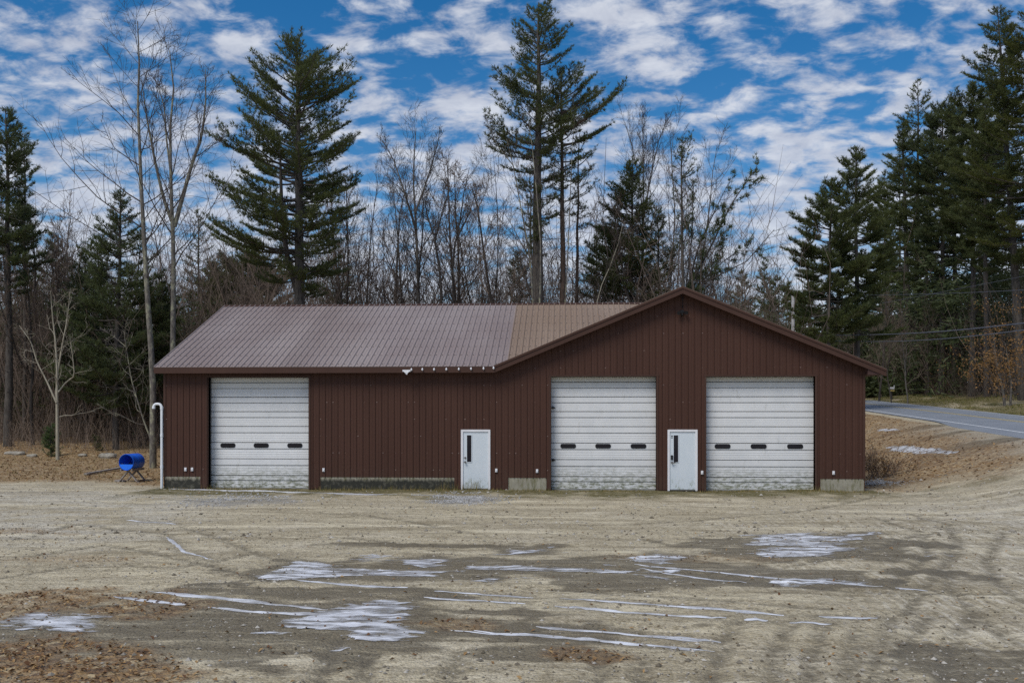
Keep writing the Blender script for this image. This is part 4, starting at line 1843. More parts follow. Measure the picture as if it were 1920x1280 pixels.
hero_pine('small dark pine between the cone-shaped pine and the gable peak', 1242, 60, 385,
          [(385, 4, 4), (420, 22, 20), (470, 32, 28), (520, 36, 34), (560, 34, 30)],
          .13, 17, PD, dens=1.3, whorl=.42, per=7)
hero_pine('many-topped dark pine behind the two slim bare trees', 218, 56, 352,
          [(352, 4, 4), (400, 22, 28), (450, 48, 50), (500, 66, 70), (560, 70, 88), (620, 92, 96), (680, 110, 110), (720, 100, 100), (755, 70, 80)],
          .22, 18, PD, dens=1.15, tuft=8, whorl=.46, per=7, tl=.27, tw=.042, group='pines at the left side', stems_px=[([(218, 640), (190, 560), (182, 470)], .08), ([(218, 640), (255, 560), (262, 470)], .08)])
hero_pine('slender pale-green pine rising between the bare trees and the broad pine', 372, 76, 395,
          [(395, 3, 3), (430, 16, 18), (480, 26, 26), (540, 34, 30), (600, 40, 36)],
          .16, 19, PB, dens=.9, whorl=.6, group='pines at the left side')
hero_pine('tall dark pine cut by the picture edge, highest on that side', 14, 56, 205,
          [(205, 6, 6), (240, 30, 26), (290, 46, 40), (340, 50, 36), (390, 52, 40), (440, 60, 56), (490, 60, 60), (540, 50, 44)],
          .26, 20, PD, dens=1.7, tuft=9, tl=.28, tw=.042, whorl=.5, per=6, group='pines at the left side')
hero_pine('thin-trunked pine with tufted top next to the edge pine', 44, 60, 250,
          [(250, 4, 6), (280, 14, 22), (310, 20, 28), (340, 16, 20), (380, 8, 10), (395, 12, 30), (430, 30, 46), (470, 34, 46)],
          .16, 21, PD, dens=1.6, tuft=9, tl=.28, tw=.042, whorl=.5, per=5, group='pines at the left side')
hero_pine('low yellow-green pine peeping over the left roof ridge', 470, 84, 500,
          [(500, 20, 20), (530, 60, 70), (560, 90, 90), (600, 90, 90)],
          .16, 22, PL, dens=1.5, whorl=.42, per=8, tl=.3, tw=.05, group='pines at the left side')

hero_pine('young dark pine at the near side of the many-topped pine, behind the pale forked sapling', 162, 60, 470,
          [(470, 4, 4), (510, 22, 22), (560, 40, 42), (610, 56, 58), (660, 66, 66), (720, 66, 66)], .13, 23, PD, dens=1.5, whorl=.42, per=8, tl=.27, tw=.042, group='pines at the left side')
hero_pine('young green pine filling the gap between the two slim bare trunks', 302, 58, 520,
          [(520, 4, 4), (560, 22, 22), (610, 40, 40), (660, 52, 50), (720, 56, 50)], .12, 24, PB, dens=1.5, whorl=.42, per=8, tl=.27, tw=.042, group='pines at the left side')
hero_pine('half-hidden pine at the wood edge between edge pines and pale sapling', 96, 70, 440,
          [(440, 4, 4), (480, 24, 24), (540, 42, 42), (600, 52, 52), (680, 52, 52)], .15, 25, PB, dens=1.4, whorl=.5, per=7, tl=.3, tw=.045, group='pines at the left side')
hero_pine('small green pine low over the sloping roof end, beside the forked tree', 398, 72, 490,
          [(490, 4, 4), (530, 26, 26), (580, 44, 44), (640, 50, 50)], .12, 26, PL, dens=1.5, whorl=.42, per=8, tl=.28, tw=.045, group='pines at the left side')
hero_pine('small pine under the left limbs of the cone-shaped pine', 1132, 64, 420,
          [(420, 4, 4), (460, 24, 24), (510, 40, 38), (560, 46, 46)], .12, 27, PD, dens=1.4, whorl=.42, per=8)
hero_pine('small pine low behind the ridge beside the broad pine', 634, 66, 450,
          [(450, 4, 4), (490, 18, 20), (540, 32, 34), (580, 36, 36)], .11, 28, PB, dens=1.2, whorl=.45, per=7)
hero_pine('small dark pine at the foot of the tallest pine', 975, 66, 470,
          [(470, 4, 4), (510, 22, 22), (560, 34, 34)], .1, 29, PD, dens=1.2, whorl=.45, per=7)

# ---- right-hand wood: pines beyond the road
RW = 'pines in the wood along the road'
hero_pine('pine with long low limbs reaching out above the road, nearest the open sky', 1552, 74, 342,
          [(342, 6, 6), (380, 34, 34), (420, 62, 50), (460, 76, 60), (500, 72, 70), (540, 62, 80), (590, 70, 80), (640, 60, 60)],
          .24, 31, PB, RW, dens=1.0, whorl=.55, tl=.36, tw=.05)
hero_pine('spire-topped pine between the low-limbed pine and the dark-trunked pine', 1606, 76, 278,
          [(278, 4, 4), (310, 26, 24), (350, 50, 44), (400, 60, 56), (450, 60, 62), (500, 66, 66), (560, 66, 66), (620, 50, 70)],
          .28, 32, PB, RW, dens=1.0, whorl=.58, tl=.36, tw=.05)
hero_pine('open-crowned pine whose dark trunk shows against the sky', 1708, 80, 232,
          [(232, 4, 4), (260, 30, 22), (300, 46, 34), (340, 40, 34), (380, 44, 40), (430, 50, 52), (480, 56, 56), (530, 60, 60)],
          .46, 33, (M['bark_dark'], M['pine']), RW, lean_px=-18, dens=.85, whorl=.75, per=4, tl=.36, tw=.05, snag_to=.35)
hero_pine('bushy blue-green pine right of the dark-trunked pine', 1766, 76, 192,
          [(192, 5, 5), (230, 38, 36), (280, 54, 56), (340, 64, 60), (400, 66, 64), (460, 60, 60), (520, 44, 44)],
          .34, 34, PD, RW, dens=1.05, whorl=.58, tl=.36, tw=.05)
hero_pine('pine with layered green limbs before the tallest road pine', 1822, 72, 160,
          [(160, 5, 5), (210, 44, 40), (270, 66, 56), (330, 76, 66), (390, 76, 70), (440, 60, 60), (500, 30, 34)],
          .34, 35, PB, RW, dens=1.05, whorl=.6, tl=.36, tw=.05)
hero_pine('tallest pine of the roadside wood, open tip far above the others', 1918, 66, 14,
          [(14, 6, 6), (50, 28, 24), (100, 46, 36), (140, 68, 44), (190, 64, 50), (240, 80, 60), (300, 96, 80), (360, 100, 84), (430, 90, 80), (500, 60, 60)],
          .42, 36, PB, RW, lean_px=-50, dens=1.0, whorl=.62, tl=.34, tw=.046)
hero_pine('near pine at the picture edge with drooping yellow-green limbs', 1950, 52, -60,
          [(-60, 10, 10), (60, 60, 60), (160, 84, 90), (260, 104, 100), (330, 130, 120), (400, 120, 120), (450, 130, 110), (480, 40, 40)],
          .4, 37, PL, RW, dens=1.0, whorl=.75, per=4)
for (px, d, tp, w, lb, sd) in ((1655, 88, 320, 46, 'slim pine in the gap left of the dark-trunked pine', 38), (1738, 92, 255, 44, 'half-hidden pine behind the dark-trunked pine', 39),
                               (1850, 88, 190, 52, 'deep-set pine behind the layered-limb pine', 40), (1518, 92, 440, 44, 'short pine at the sky end of the roadside wood', 41)):
    hero_pine(lb, px, d, tp, [(tp, 4, 4), (tp + 60, w * .6, w * .6), (tp + 140, w, w), (tp + 230, w * 1.1, w * 1.1), (min(620, tp + 300), w, w)], .26, sd, PB, RW, dens=.85, whorl=.7, per=4, tl=.4, tw=.058)
for (px, d, tp, w, lb, sd) in ((1392, 118, 508, 26, 'small distant pine just right of the gable peak', 43), (1432, 122, 494, 26, 'small distant pine beside the utility pole', 44),
                               (1458, 112, 520, 40, 'low distant pine mass behind the utility pole', 45), (1370, 112, 545, 34, 'lowest distant pine at the gable slope', 46)):
    hero_pine(lb, px, d, tp, [(tp, 3, 3), (tp + 30, w * .6, w * .6), (tp + 70, w, w), (tp + 140, w * 1.3, w * 1.3)], .16, sd, PB, 'distant pines past the gable', dens=.8, whorl=.7, tl=.5, tw=.07)

# multi-stemmed pine leaning over the gable slope
def fan_pine():
    d = 57
    b0 = at(1292, 600, d)
    g = hgt(b0[0], b0[1])
    loc = np.array((b0[0], b0[1], g))
    rg = np.random.default_rng(51)
    bag = Bag()
    pos, dirs = [], []
    for k, (pts, r, fo) in enumerate([([(1290, 540), (1330, 470), (1366, 390), (1420, 312)], .11, 1), ([(1288, 545), (1310, 460), (1338, 400), (1365, 345)], .09, .55), ([(1296, 545), (1345, 500), (1380, 470), (1420, 470)], .07, 1),
                                      ([(1286, 540), (1298, 440), (1300, 340)], .08, .3), ([(1296, 545), (1340, 520), (1400, 490), (1452, 430)], .08, .0)]):
        P = np.array([loc] + [at(a, b, d + rg.normal(0, .5)) for a, b in pts])
        P = resample(P, 14) - loc
        bag.add(P, r, .015, 6, .8)
        for i in range(26):
            t = .45 + .55 * (i + rg.random()) / 26
            p, dd = sample_line(P, min(t, .99))
            v = norm(np.cross(dd, rg.normal(0, 1, 3)))
            Lb = rg.uniform(.6, 1.7) * (1.3 - .6 * t)
            B = wobble_line(p, dd * .55 + v * .8 + np.array((.35, 0, .1)), Lb, 4, rg, .1, .06)
            bag.add(B, .016, .006, 3)
            if rg.random() < fo:
                for q in range(int(10 * Lb)):
                    pp_, d2 = sample_line(B, rg.uniform(.3, 1) * .99)
                    pos.append(pp_ + rg.normal(0, .07, 3))
                    dirs.append(d2)
            else:
                for q in range(5):
                    pp_, d2 = sample_line(B, rg.uniform(.2, 1) * .99)
                    bag.add(wobble_line(pp_, d2 + rg.normal(0, .5, 3), Lb * .5, 2, rg, .1, .05), .007, .004, 3)
    a, c = MB(), MB()
    bag.to(a)
    pos, dirs = np.array(pos), np.array(dirs)
    n, tf = len(pos), 8
    D = norm(dirs[:, None, :] * .8 + rg.normal(0, .5, (n, tf, 3)) + np.array((0, 0, .2)))
    sd = norm(np.cross(D, rg.normal(0, 1, (n, tf, 3)))) * .02
    B0 = pos[:, None, :] + rg.normal(0, .03, (n, tf, 3))
    V = np.stack((B0 - sd, B0 + sd, B0 + D * .3), 2).reshape(-1, 3)
    c.add(V, np.arange(len(V)).reshape(-1, 3), 0, np.repeat(rg.random(n * tf), 3))
    put_tree('pine_tree', loc, (('trunk', a.mesh('trunk', M['bark_dark'], True)), ('crown', c.mesh('crown', M['pine_blue']))),
             'several-stemmed pine fanning out over the gable slope', group='tall pines behind the building')


fan_pine()

# young green conifer at the wood edge
p = ground_at(96, 856)
tm, cm = pine_meshes(61, 1.75, .03, [(.04, .6, .6), (.3, .62, .66), (.6, .42, .42), (.85, .2, .2), (1, .05, .05)], (M['bark_pine'], M['shrub']), whorl=.13, per=6, tuft=9, tl=.17, tw=.02, snag_to=2, dens=1.3, up0=25, fol=.15)
put_tree('young_conifer', p, (('trunk', tm), ('crown', cm)), 'bushy young green conifer at the edge of the leaf litter', 'young tree')
p = ground_at(186, 845)
tm, cm = pine_meshes(62, .9, .02, [(.04, .4, .4), (.5, .35, .35), (1, .05, .05)], (M['bark_pine'], M['pine']), whorl=.12, per=4, tuft=7, tl=.15, tw=.02, snag_to=2, dens=1.0, up0=25, fol=.15)
put_tree('young_conifer', p, (('trunk', tm), ('crown', cm)), 'tiny sparse conifer seedling behind the blue barrel', 'young tree')

# ---- traced bare trees
hero_bare('bare_tree', 'tall slim lichen-barked bare tree with a long single trunk, left of its twin', 44,
          [([(287, 700), (279, 600), (272, 480), (266, 380), (262, 280), (258, 180), (262, 100), (258, 40)], .165)], M['bark_lichen'], 71, M['bark_dark'],
          group='slim bare trees at the left roof end', n1=26, n2=8, n3=5, len1=.30, ang=68, up=.10, start=.42, droop=.03)
hero_bare('bare_tree', 'bare lichen-spotted tree forking into several upright stems beside the roof end', 45,
          [([(324, 650), (325, 560), (326, 480), (323, 420), (320, 330), (319, 240), (326, 170), (318, 95)], .165),
           ([(326, 425), (306, 370), (290, 300), (274, 215), (266, 150)], .09), ([(327, 425), (345, 360), (362, 300), (378, 260), (386, 190), (385, 130)], .11),
           ([(321, 330), (312, 260), (308, 200), (292, 150)], .06)], M['bark_lichen'], 72, M['bark_dark'],
          group='slim bare trees at the left roof end', n1=13, n2=7, n3=5, len1=.30, ang=48, up=.10, start=.40)
hero_bare('bare_sapling', 'pale forked sapling standing behind the young green conifer', 49,
          [([(108, 832), (107, 760), (107, 690), (104, 640), (98, 590), (95, 545)], .10), ([(108, 700), (118, 640), (126, 600), (132, 540)], .05),
           ([(106, 755), (88, 715), (70, 680), (58, 640), (36, 610)], .055), ([(109, 735), (125, 715), (140, 705), (137, 675), (131, 630)], .045)], M['bark_pale'], 73, M['bark_pale'],
          n1=10, n2=4, n3=2, len1=.34, ang=62, up=.05, start=.25, wob=.2)
hero_bare('bare_sapling', 'thin pale leaning sapling between the barrel and the roof end', 46,
          [([(291, 845), (270, 790), (256, 745), (246, 710), (238, 660), (232, 620)], .055), ([(236, 650), (215, 632), (190, 616)], .02)], M['bark_lichen'], 74, M['bark_lichen'],
          n1=14, n2=5, n3=3, len1=.36, ang=66, up=.04, start=.3, wob=.18)
BG = 'bare trees behind the roof ridge'
for i, (lab, d, stems, bark, kw) in enumerate([
    ('tall bare tree with upswept branches, centre of the clump behind the roof', 60, [([(785, 560), (782, 470), (779, 400), (774, 330), (780, 240)], .17), ([(780, 430), (758, 360), (738, 300), (712, 255)], .08), ([(778, 400), (800, 340), (815, 290), (825, 250)], .07)], 'bark_grey', {}),
    ('dark crooked bare tree with a bent trunk behind the roof', 57, [([(828, 560), (822, 480), (812, 440), (830, 400), (842, 360), (838, 310)], .15), ([(813, 440), (800, 400), (795, 360)], .07)], 'bark_dark', {'wob': .2, 'ang': 60}),
    ('dark bare tree with a wide twiggy head right of the crooked one', 58, [([(850, 560), (848, 480), (862, 420), (868, 370), (880, 315)], .13), ([(855, 450), (880, 400), (894, 350)], .06)], 'bark_dark', {'wob': .2, 'ang': 60}),
    ('slim grey bare tree left in the clump behind the roof', 62, [([(752, 560), (748, 470), (742, 400), (735, 330)], .11)], 'bark_grey', {}),
    ('thin bare tree beside the broad pine, next to the clump', 63, [([(688, 560), (692, 480), (700, 400), (710, 330)], .09)], 'bark_dark', {}),
    ('pale birch leaning across in front of the tallest pine', 53, [([(1000, 560), (992, 470), (975, 380), (962, 310), (950, 260)], .10), ([(962, 310), (930, 270), (910, 220)], .03)], 'bark_lichen', {'n1': 10}),
    ('pale forked birch close to the trunk of the tallest pine', 52, [([(1012, 560), (1015, 470), (1006, 360), (1000, 290), (990, 220)], .09)], 'bark_lichen', {'n1': 10}),
    ('slender pale birch among the red-barked pines', 54, [([(1060, 560), (1066, 450), (1070, 350), (1074, 260), (1078, 215)], .06)], 'bark_lichen', {'n1': 10}),
    ('fine-twigged bare tree above the roof seam', 62, [([(1205, 560), (1206, 460), (1204, 380), (1192, 300), (1172, 230)], .12), ([(1205, 420), (1220, 330), (1236, 260), (1252, 225)], .07), ([(1206, 400), (1206, 320), (1205, 210)], .06)], 'bark_grey', {'ang': 32, 'up': .16}),
    ('thin pale curved birch stem leaning right above the roof seam', 55, [([(1118, 555), (1140, 510), (1158, 460), (1168, 420)], .05)], 'bark_pale', {'n1': 6}),
    ('bare tree with fine upright twigs left of the gable peak', 60, [([(1255, 560), (1262, 470), (1266, 390), (1258, 300), (1264, 240)], .10)], 'bark_grey', {'ang': 32, 'up': .16}),
    ('bare tree right behind the gable peak reaching over the slope', 58, [([(1305, 580), (1318, 480), (1330, 400), (1335, 330), (1345, 270)], .10)], 'bark_grey', {'ang': 36, 'up': .14}),
    ('thin dark sapling with a single green tuft left of the tallest pine', 58, [([(930, 560), (934, 480), (934, 420), (930, 350), (926, 300)], .07)], 'bark_dark', {}),
    ('grey bare tree at the middle of the ridge, low and twiggy', 64, [([(905, 560), (900, 480), (898, 420), (890, 370)], .08)], 'bark_grey', {}),
    ('twiggy bare tree right beside the broad pine trunk', 60, [([(640, 560), (646, 480), (652, 420), (655, 380)], .08)], 'bark_dark', {}),
]):
    o = dict(n1=20, n2=8, n3=6, len1=.34, ang=42, up=.14, start=.22)
    o.update(kw)
    hero_bare('bare_tree', lab, d, stems, M[bark], 100 + i, M['bark_dark'], group=BG, **o)

# generic bare tree shapes, copied
GEN = []
for k in range(6):
    H = 10.0
    rg = np.random.default_rng(200 + k)
    P = wobble_line((0, 0, -.2), (rg.normal(0, .05), rg.normal(0, .05), 1), H, 11, rg, .06, .05)
    st_ = [(P, .10)]
    if k % 2:
        p, d_ = sample_line(P, .35)
        st_.append((wobble_line(p, (rg.normal(0, .4), rg.normal(0, .3), 1), H * .6, 11, rg, .06, .08), .06))
    GEN.append(bare_tree_meshes('bare_tree', 200 + k, st_, M['bark_dark'] if k % 3 else M['bark_grey'], n1=18, n2=8, n3=5, len1=.32, ang=46, up=.13, start=.2, r_min=.0075, twig_mat=M['brush']))


def scatter_bare(spots, dr, hr, group, seed, name='bare_tree'):
    rg = np.random.default_rng(seed)
    for px, label in spots:
        d = rg.uniform(*dr)
        p = at(px, 700, d)
        tm_, cm_ = GEN[int(rg.integers(6))]
        h = rg.uniform(*hr) / 10
        put_tree(name, (p[0], p[1], hgt(p[0], p[1])), (('trunk', tm_), ('crown', cm_)), label, rz=rg.random() * 6.28, sc=(h * rg.uniform(.8, 1.1), h * rg.uniform(.8, 1.1), h), group=group)


scatter_bare([(-18, 'brown bare tree half cut by the picture border, in the thicket'), (62, 'brown bare tree in the thicket just past the edge pines'),
              (84, 'brown bare tree standing behind the pale forked sapling, to its open side'), (128, 'brown bare tree between the pale forked sapling and the many-topped pine'),
              (158, 'brown bare tree at the near flank of the many-topped pine'), (28, 'brown bare tree directly under the edge pines')],
             (56, 70), (12, 17), 'bare trees of the thicket beside the building', 301)
scatter_bare([(345, 'thin bare tree right behind the forked lichen-spotted tree'), (402, 'thin bare tree behind the pale-green slender pine'), (440, 'thin bare tree over the sloping roof end, under the big low limb'),
              (505, 'thin bare tree in front of the low yellow-green pine'), (600, 'thin bare tree just right of the broad pine trunk')],
             (66, 84), (9, 13), 'bare trees beyond the sloping roof end', 302)
scatter_bare([(668, 'slim young bare tree behind the ridge at the edge of the broad pine crown'), (722, 'slim young bare tree filling the gap left of the upswept bare tree'), (768, 'slim young bare tree close beside the upswept bare tree trunk'),
              (880, 'slim young bare tree right of the wide-headed dark tree'), (918, 'slim young bare tree beside the single-tuft sapling'), (965, 'slim young bare tree left of the tallest pine, behind the leaning birch'),
              (1032, 'slim young bare tree between the tallest pine and the red-barked pine'), (1112, 'slim young bare tree right of the narrow reddish pine'), (1150, 'slim young bare tree under the cone-shaped pine, to its left'),
              (1225, 'slim young bare tree between cone-shaped pine and gable peak')],
             (58, 72), (13, 19), 'young bare trees behind the ridge', 303)
scatter_bare([(1648, 'thin bare tree above the mailbox, across the road'), (1672, 'thin bare tree directly behind the mailbox post'), (1702, 'thin bare tree left of the trunk with the white marker'), (1742, 'thin bare tree right of the trunk with the white marker'),
              (1768, 'thin bare tree among rusty leaves across the road'), (1812, 'thin bare tree between the two plain dark trunks of the road wood'), (1858, 'thin bare tree just left of the orange oak'),
              (1905, 'thin bare tree rising behind the orange oak'), (1945, 'thin bare tree past the orange oak, at the picture border')],
             (90, 106), (9, 17), 'bare trees of the wood across the road', 304)
scatter_bare([(1478, 'thin bare tree left of the utility pole'), (1510, 'thin bare tree right of the utility pole'), (1560, 'thin bare tree above the lower gable slope'), (1615, 'thin bare tree above the eave tip')],
             (88, 100), (8, 13), 'bare trees near the utility pole', 305)

# thick dark trunks at the roadside wood edge, with their crowns above the frame of limbs
for lab, px, py, d_r, seed, top in (('thick dark trunk at the road wood edge carrying a small white marker', 1718, 738, .36, 81, 150),
                                    ('dark straight trunk deeper in the road wood, right of the marked trunk', 1790, 737, .32, 82, 180),
                                    ('dark trunk in the road wood halfway to the orange oak', 1838, 736, .3, 83, 220),
                                    ('slim dark trunk behind the mailbox', 1688, 732, .24, 84, 260),
                                    ('dark trunk beside the gable eave, farthest along the road', 1650, 727, .26, 85, 330)):
    g = ground_at(px, py)
    _, d = cam_ld(g[0], g[1])
    H, pr = px_prof(top, d, g[2], [(top, 4, 4), (top + 80, 40, 40), (top + 160, 54, 54), (top + 260, 56, 56), (top + 300, 50, 50)])
    tm, cm = pine_meshes(seed, H, d_r, pr, (M['bark_dark'], M['pine']), whorl=.85, per=4, tl=.4, tw=.055, snag_to=.12, dens=.75)
    o = put_tree('pine_tree', g, (('trunk', tm), ('crown', cm)), lab, group=RW)
    if seed == 81:
        m = MB()
        zz = CAM[2] + (HOR - 703) * d / F - g[2]
        xx = -.12
        m.prism([(xx + .13 * math.cos(k * .5236), -.43, zz + .13 * math.sin(k * .5236)) for k in range(12)], (0, .06, 0))
        mk = m.build('trail_marker', M['white'], loc=g)
        tag(mk, 'small round white marker nailed to a thick trunk across the road', 'marker')

# orange-leaved oak at the road wood edge
p = at(1884, 700, 76)
g = np.array((p[0], p[1], hgt(p[0], p[1])))
rg = np.random.default_rng(91)
P1 = wobble_line((0, 0, -.2), (-.05, 0, 1), 6.5, 11, rg, .08, .03)
P2 = wobble_line((.5, .2, -.2), (.1, 0, 1), 5.5, 11, rg, .08, .03)
tm, bm = bare_tree_meshes('oak', 91, [(P1, .12), (P2, .10)], M['bark_grey'], n1=12, n2=6, n3=3, len1=.34, ang=60, up=.03, start=.2, twig_mat=M['bark_grey'])
lv = MB()
n = 2300
c = np.stack((rg.normal(-.4, 1.5, n), rg.normal(0, 1.3, n), rg.gamma(5, .72, n) + .5), 1)
clump = c[rg.integers(0, 150, n)] + rg.normal(0, .3, (n, 3))
u = norm(rg.normal(0, 1, (n, 3))) * .085
w = norm(np.cross(u, rg.normal(0, 1, (n, 3)))) * .05
V = np.stack((clump - u, clump + w, clump + u, clump - w), 1).reshape(-1, 3)
lv.add(V, np.arange(4 * n).reshape(-1, 4), 0, np.repeat(rg.random(n), 4))
put_tree('oak_tree', g, (('trunk', tm), ('branches', bm), ('crown', lv.mesh('crown', M['oak']))), 'small oak still holding orange leaves at the road wood edge')
g = ground_at(1775, 738)
lv = MB()
n = 500
c = np.stack((rg.normal(0, 1.3, n), rg.normal(0, 1, n), rg.gamma(3, .45, n) + .3), 1)
clump = c[rg.integers(0, 40, n)] + rg.normal(0, .25, (n, 3))
u = norm(rg.normal(0, 1, (n, 3))) * .085
w = norm(np.cross(u, rg.normal(0, 1, (n, 3)))) * .05
V = np.stack((clump - u, clump + w, clump + u, clump - w), 1).reshape(-1, 3)
lv.add(V, np.arange(4 * n).reshape(-1, 4), 0, np.repeat(rg.random(n) * .7, 4))
P1 = wobble_line((0, 0, -.2), (-.05, 0, 1), 4, 11, rg, .08, .03)
tm, bm = bare_tree_meshes('beech', 92, [(P1, .05)], M['bark_grey'], n1=10, n2=5, n3=3, len1=.4, ang=66, up=.03, start=.15)
put_tree('beech_sapling', g, (('trunk', tm), ('branches', bm), ('crown', lv.mesh('crown', M['oak']))), 'low sapling with rusty leaves before the dark trunks across the road')


# ------------------------------------------------------------------ undergrowth and far wood (uncountable)
def thicket(name, seed, n, pxr, dr, hr, mat, twigs=4, rad=.014, tint=(0, .5), low=False):
    rg = np.random.default_rng(seed)
    px = rg.uniform(*pxr, n)
    d = rg.uniform(*dr, n)
    l = (px - 960) / F * d
    x = CAM[0] + l * RGT[0] + d * FWD[0]
    y = CAM[1] + l * RGT[1] + d * FWD[1]
    s, t = road_st(x, y)
    ok = ~((s > (-13.5 if low else -16.5)) & (s < 3.5) & (d < 118)) & ~((x > XL - 1) & (x < XR + 1) & (y < DEPTH + 1) & (y > -1))
    x, y, d = x[ok], y[ok], d[ok]
    n = len(x)
    z = height(x, y)
    h = rg.uniform(*hr, n) * (.5 + fbm(x * .15, y * .15, 2))
    k = 5
    u = np.linspace(0, 1, k)
    lean = rg.normal(0, .20, (n, 2))
    bow = rg.normal(0, .13, (n, 2))
    P = np.zeros((n, k, 3))
    for q in range(2):
        P[:, :, q] = np.stack((x, y), 1)[:, q, None] + h[:, None] * (lean[:, q, None] * u + bow[:, q, None] * np.sin(u * 3.14)) + rg.normal(0, .04, (n, k)) * u
    P[:, :, 2] = z[:, None] - .1 + h[:, None] * u
    rr_ = rad * (.6 + h / 6)[:, None] * (1 - .85 * u) * rg.uniform(.6, 1.4, (n, 1))
    m = MB()
    tt = rg.uniform(*tint, n)
    m.tubes(P, rr_, 3, 0, tt)
    for q in range(twigs):
        f = rg.uniform(.25, .95, n)
        i0 = np.minimum((f * (k - 1)).astype(int), k - 2)
        fr = (f * (k - 1) - i0)[:, None]
        A = P[np.arange(n), i0] * (1 - fr) + P[np.arange(n), i0 + 1] * fr
        dd = norm(np.stack((rg.normal(0, 1, n), rg.normal(0, 1, n), rg.uniform(.2, 1.4, n)), 1))
        Lt = h * rg.uniform(.12, .34, n) * (1.2 - f)
        B = A + dd * Lt[:, None] * .5 + rg.normal(0, .03, (n, 3))
        Cc = A + dd * Lt[:, None] + np.array((0, 0, .08)) * Lt[:, None] + rg.normal(0, .06, (n, 3))
        m.tubes(np.stack((A, B, Cc), 1), np.stack((rr_[:, 2] * .55, rr_[:, 2] * .4, rr_[:, 2] * .15), 1), 3, 0, tt)
        for _ in range(2):
            d2 = norm(dd + rg.normal(0, .6, (n, 3)))
            E = B + d2 * Lt[:, None] * .45
            m.tubes(np.stack((B, (B + E) / 2 + rg.normal(0, .02, (n, 3)), E), 1), np.stack((rr_[:, 2] * .32, rr_[:, 2] * .25, rr_[:, 2] * .1), 1), 3, 0, tt)
    o = m.build(name, mat)
    o['kind'] = 'stuff'
    return o


thicket('undergrowth', 401, 1000, (-160, 330), (57, 84), (4, 11), M['brush'], 5)
thicket('undergrowth', 402, 1100, (-140, 305), (53, 66), (.7, 2.6), M['brush_pale'], 7, .010)
thicket('undergrowth', 410, 500, (-140, 305), (58, 74), (3, 7), M['brush_pale'], 6, .012)
thicket('undergrowth', 403, 2400, (330, 1420), (54, 84), (4, 9), M['brush'])
thicket('undergrowth', 408, 1800, (330, 1420), (58, 86), (9, 16), M['brush'], 7)
thicket('undergrowth', 409, 700, (-160, 420), (60, 90), (9, 16), M['brush'], 7)
thicket('undergrowth', 404, 2600, (1560, 2060), (80, 118), (3, 11), M['brush'], low=True)
thicket('undergrowth', 405, 900, (1400, 1720), (82, 118), (3, 9), M['brush'])
thicket('undergrowth', 407, 900, (1600, 1850), (80, 104), (1, 4), M['brush'], 5, .012, low=True)
thicket('distant_woods', 406, 2600, (-400, 2400), (105, 175), (9, 18), M['brush'], 4, .024)


def far_green(name, seed, n, pxr, dr, zr, mat, size=.8):
    """dark evergreen mass deep in the woods: clumps of small blades"""
    rg = np.random.default_rng(seed)
    nc = n // 60
    px, d = rg.uniform(*pxr, nc), rg.uniform(*dr, nc)
    l = (px - 960) / F * d
    x = CAM[0] + l * RGT[0] + d * FWD[0]
    y = CAM[1] + l * RGT[1] + d * FWD[1]
    s, _ = road_st(x, y)
    ok = ~((s > -13) & (s < 4) & (d < 122))
    x, y = x[ok], y[ok]
    nc = len(x)
    z = height(x, y) + rg.uniform(*zr, nc)
    c = np.stack((x, y, z), 1)
    P = np.repeat(c, 60, 0) + rg.normal(0, 1, (nc * 60, 3)) * np.array((1.5, 1.2, .35))
    D = norm(rg.normal(0, 1, P.shape) * np.array((1, 1, .5))) * size * rg.uniform(.5, 1, (len(P), 1))
    sd = norm(np.cross(D, rg.normal(0, 1, P.shape))) * size * .09
    V = np.stack((P - sd, P + sd, P + D), 1).reshape(-1, 3)
    m = MB()
    m.add(V, np.arange(len(V)).reshape(-1, 3), 0, np.repeat(rg.random(len(P)), 3))
    o = m.build(name, mat)
    o['kind'] = 'stuff'


far_green('evergreen_undergrowth', 411, 26000, (-200, 330), (62, 84), (.5, 9), M['pine_blue'])
far_green('evergreen_undergrowth', 412, 30000, (330, 640), (66, 96), (1, 7), M['pine'])
far_green('evergreen_undergrowth', 415, 40000, (1420, 1760), (104, 140), (-.5, 10), M['pine_blue'], 1.1)
far_green('evergreen_undergrowth', 413, 60000, (1480, 2050), (92, 130), (.5, 14), M['pine_blue'], 1.0)
far_green('distant_woods', 414, 80000, (-400, 2300), (115, 175), (-.5, 8), M['pine_blue'], 1.3)


# ------------------------------------------------------------------ ice
def drape(x, y, lift):
    return ground_z(x, y) + lift


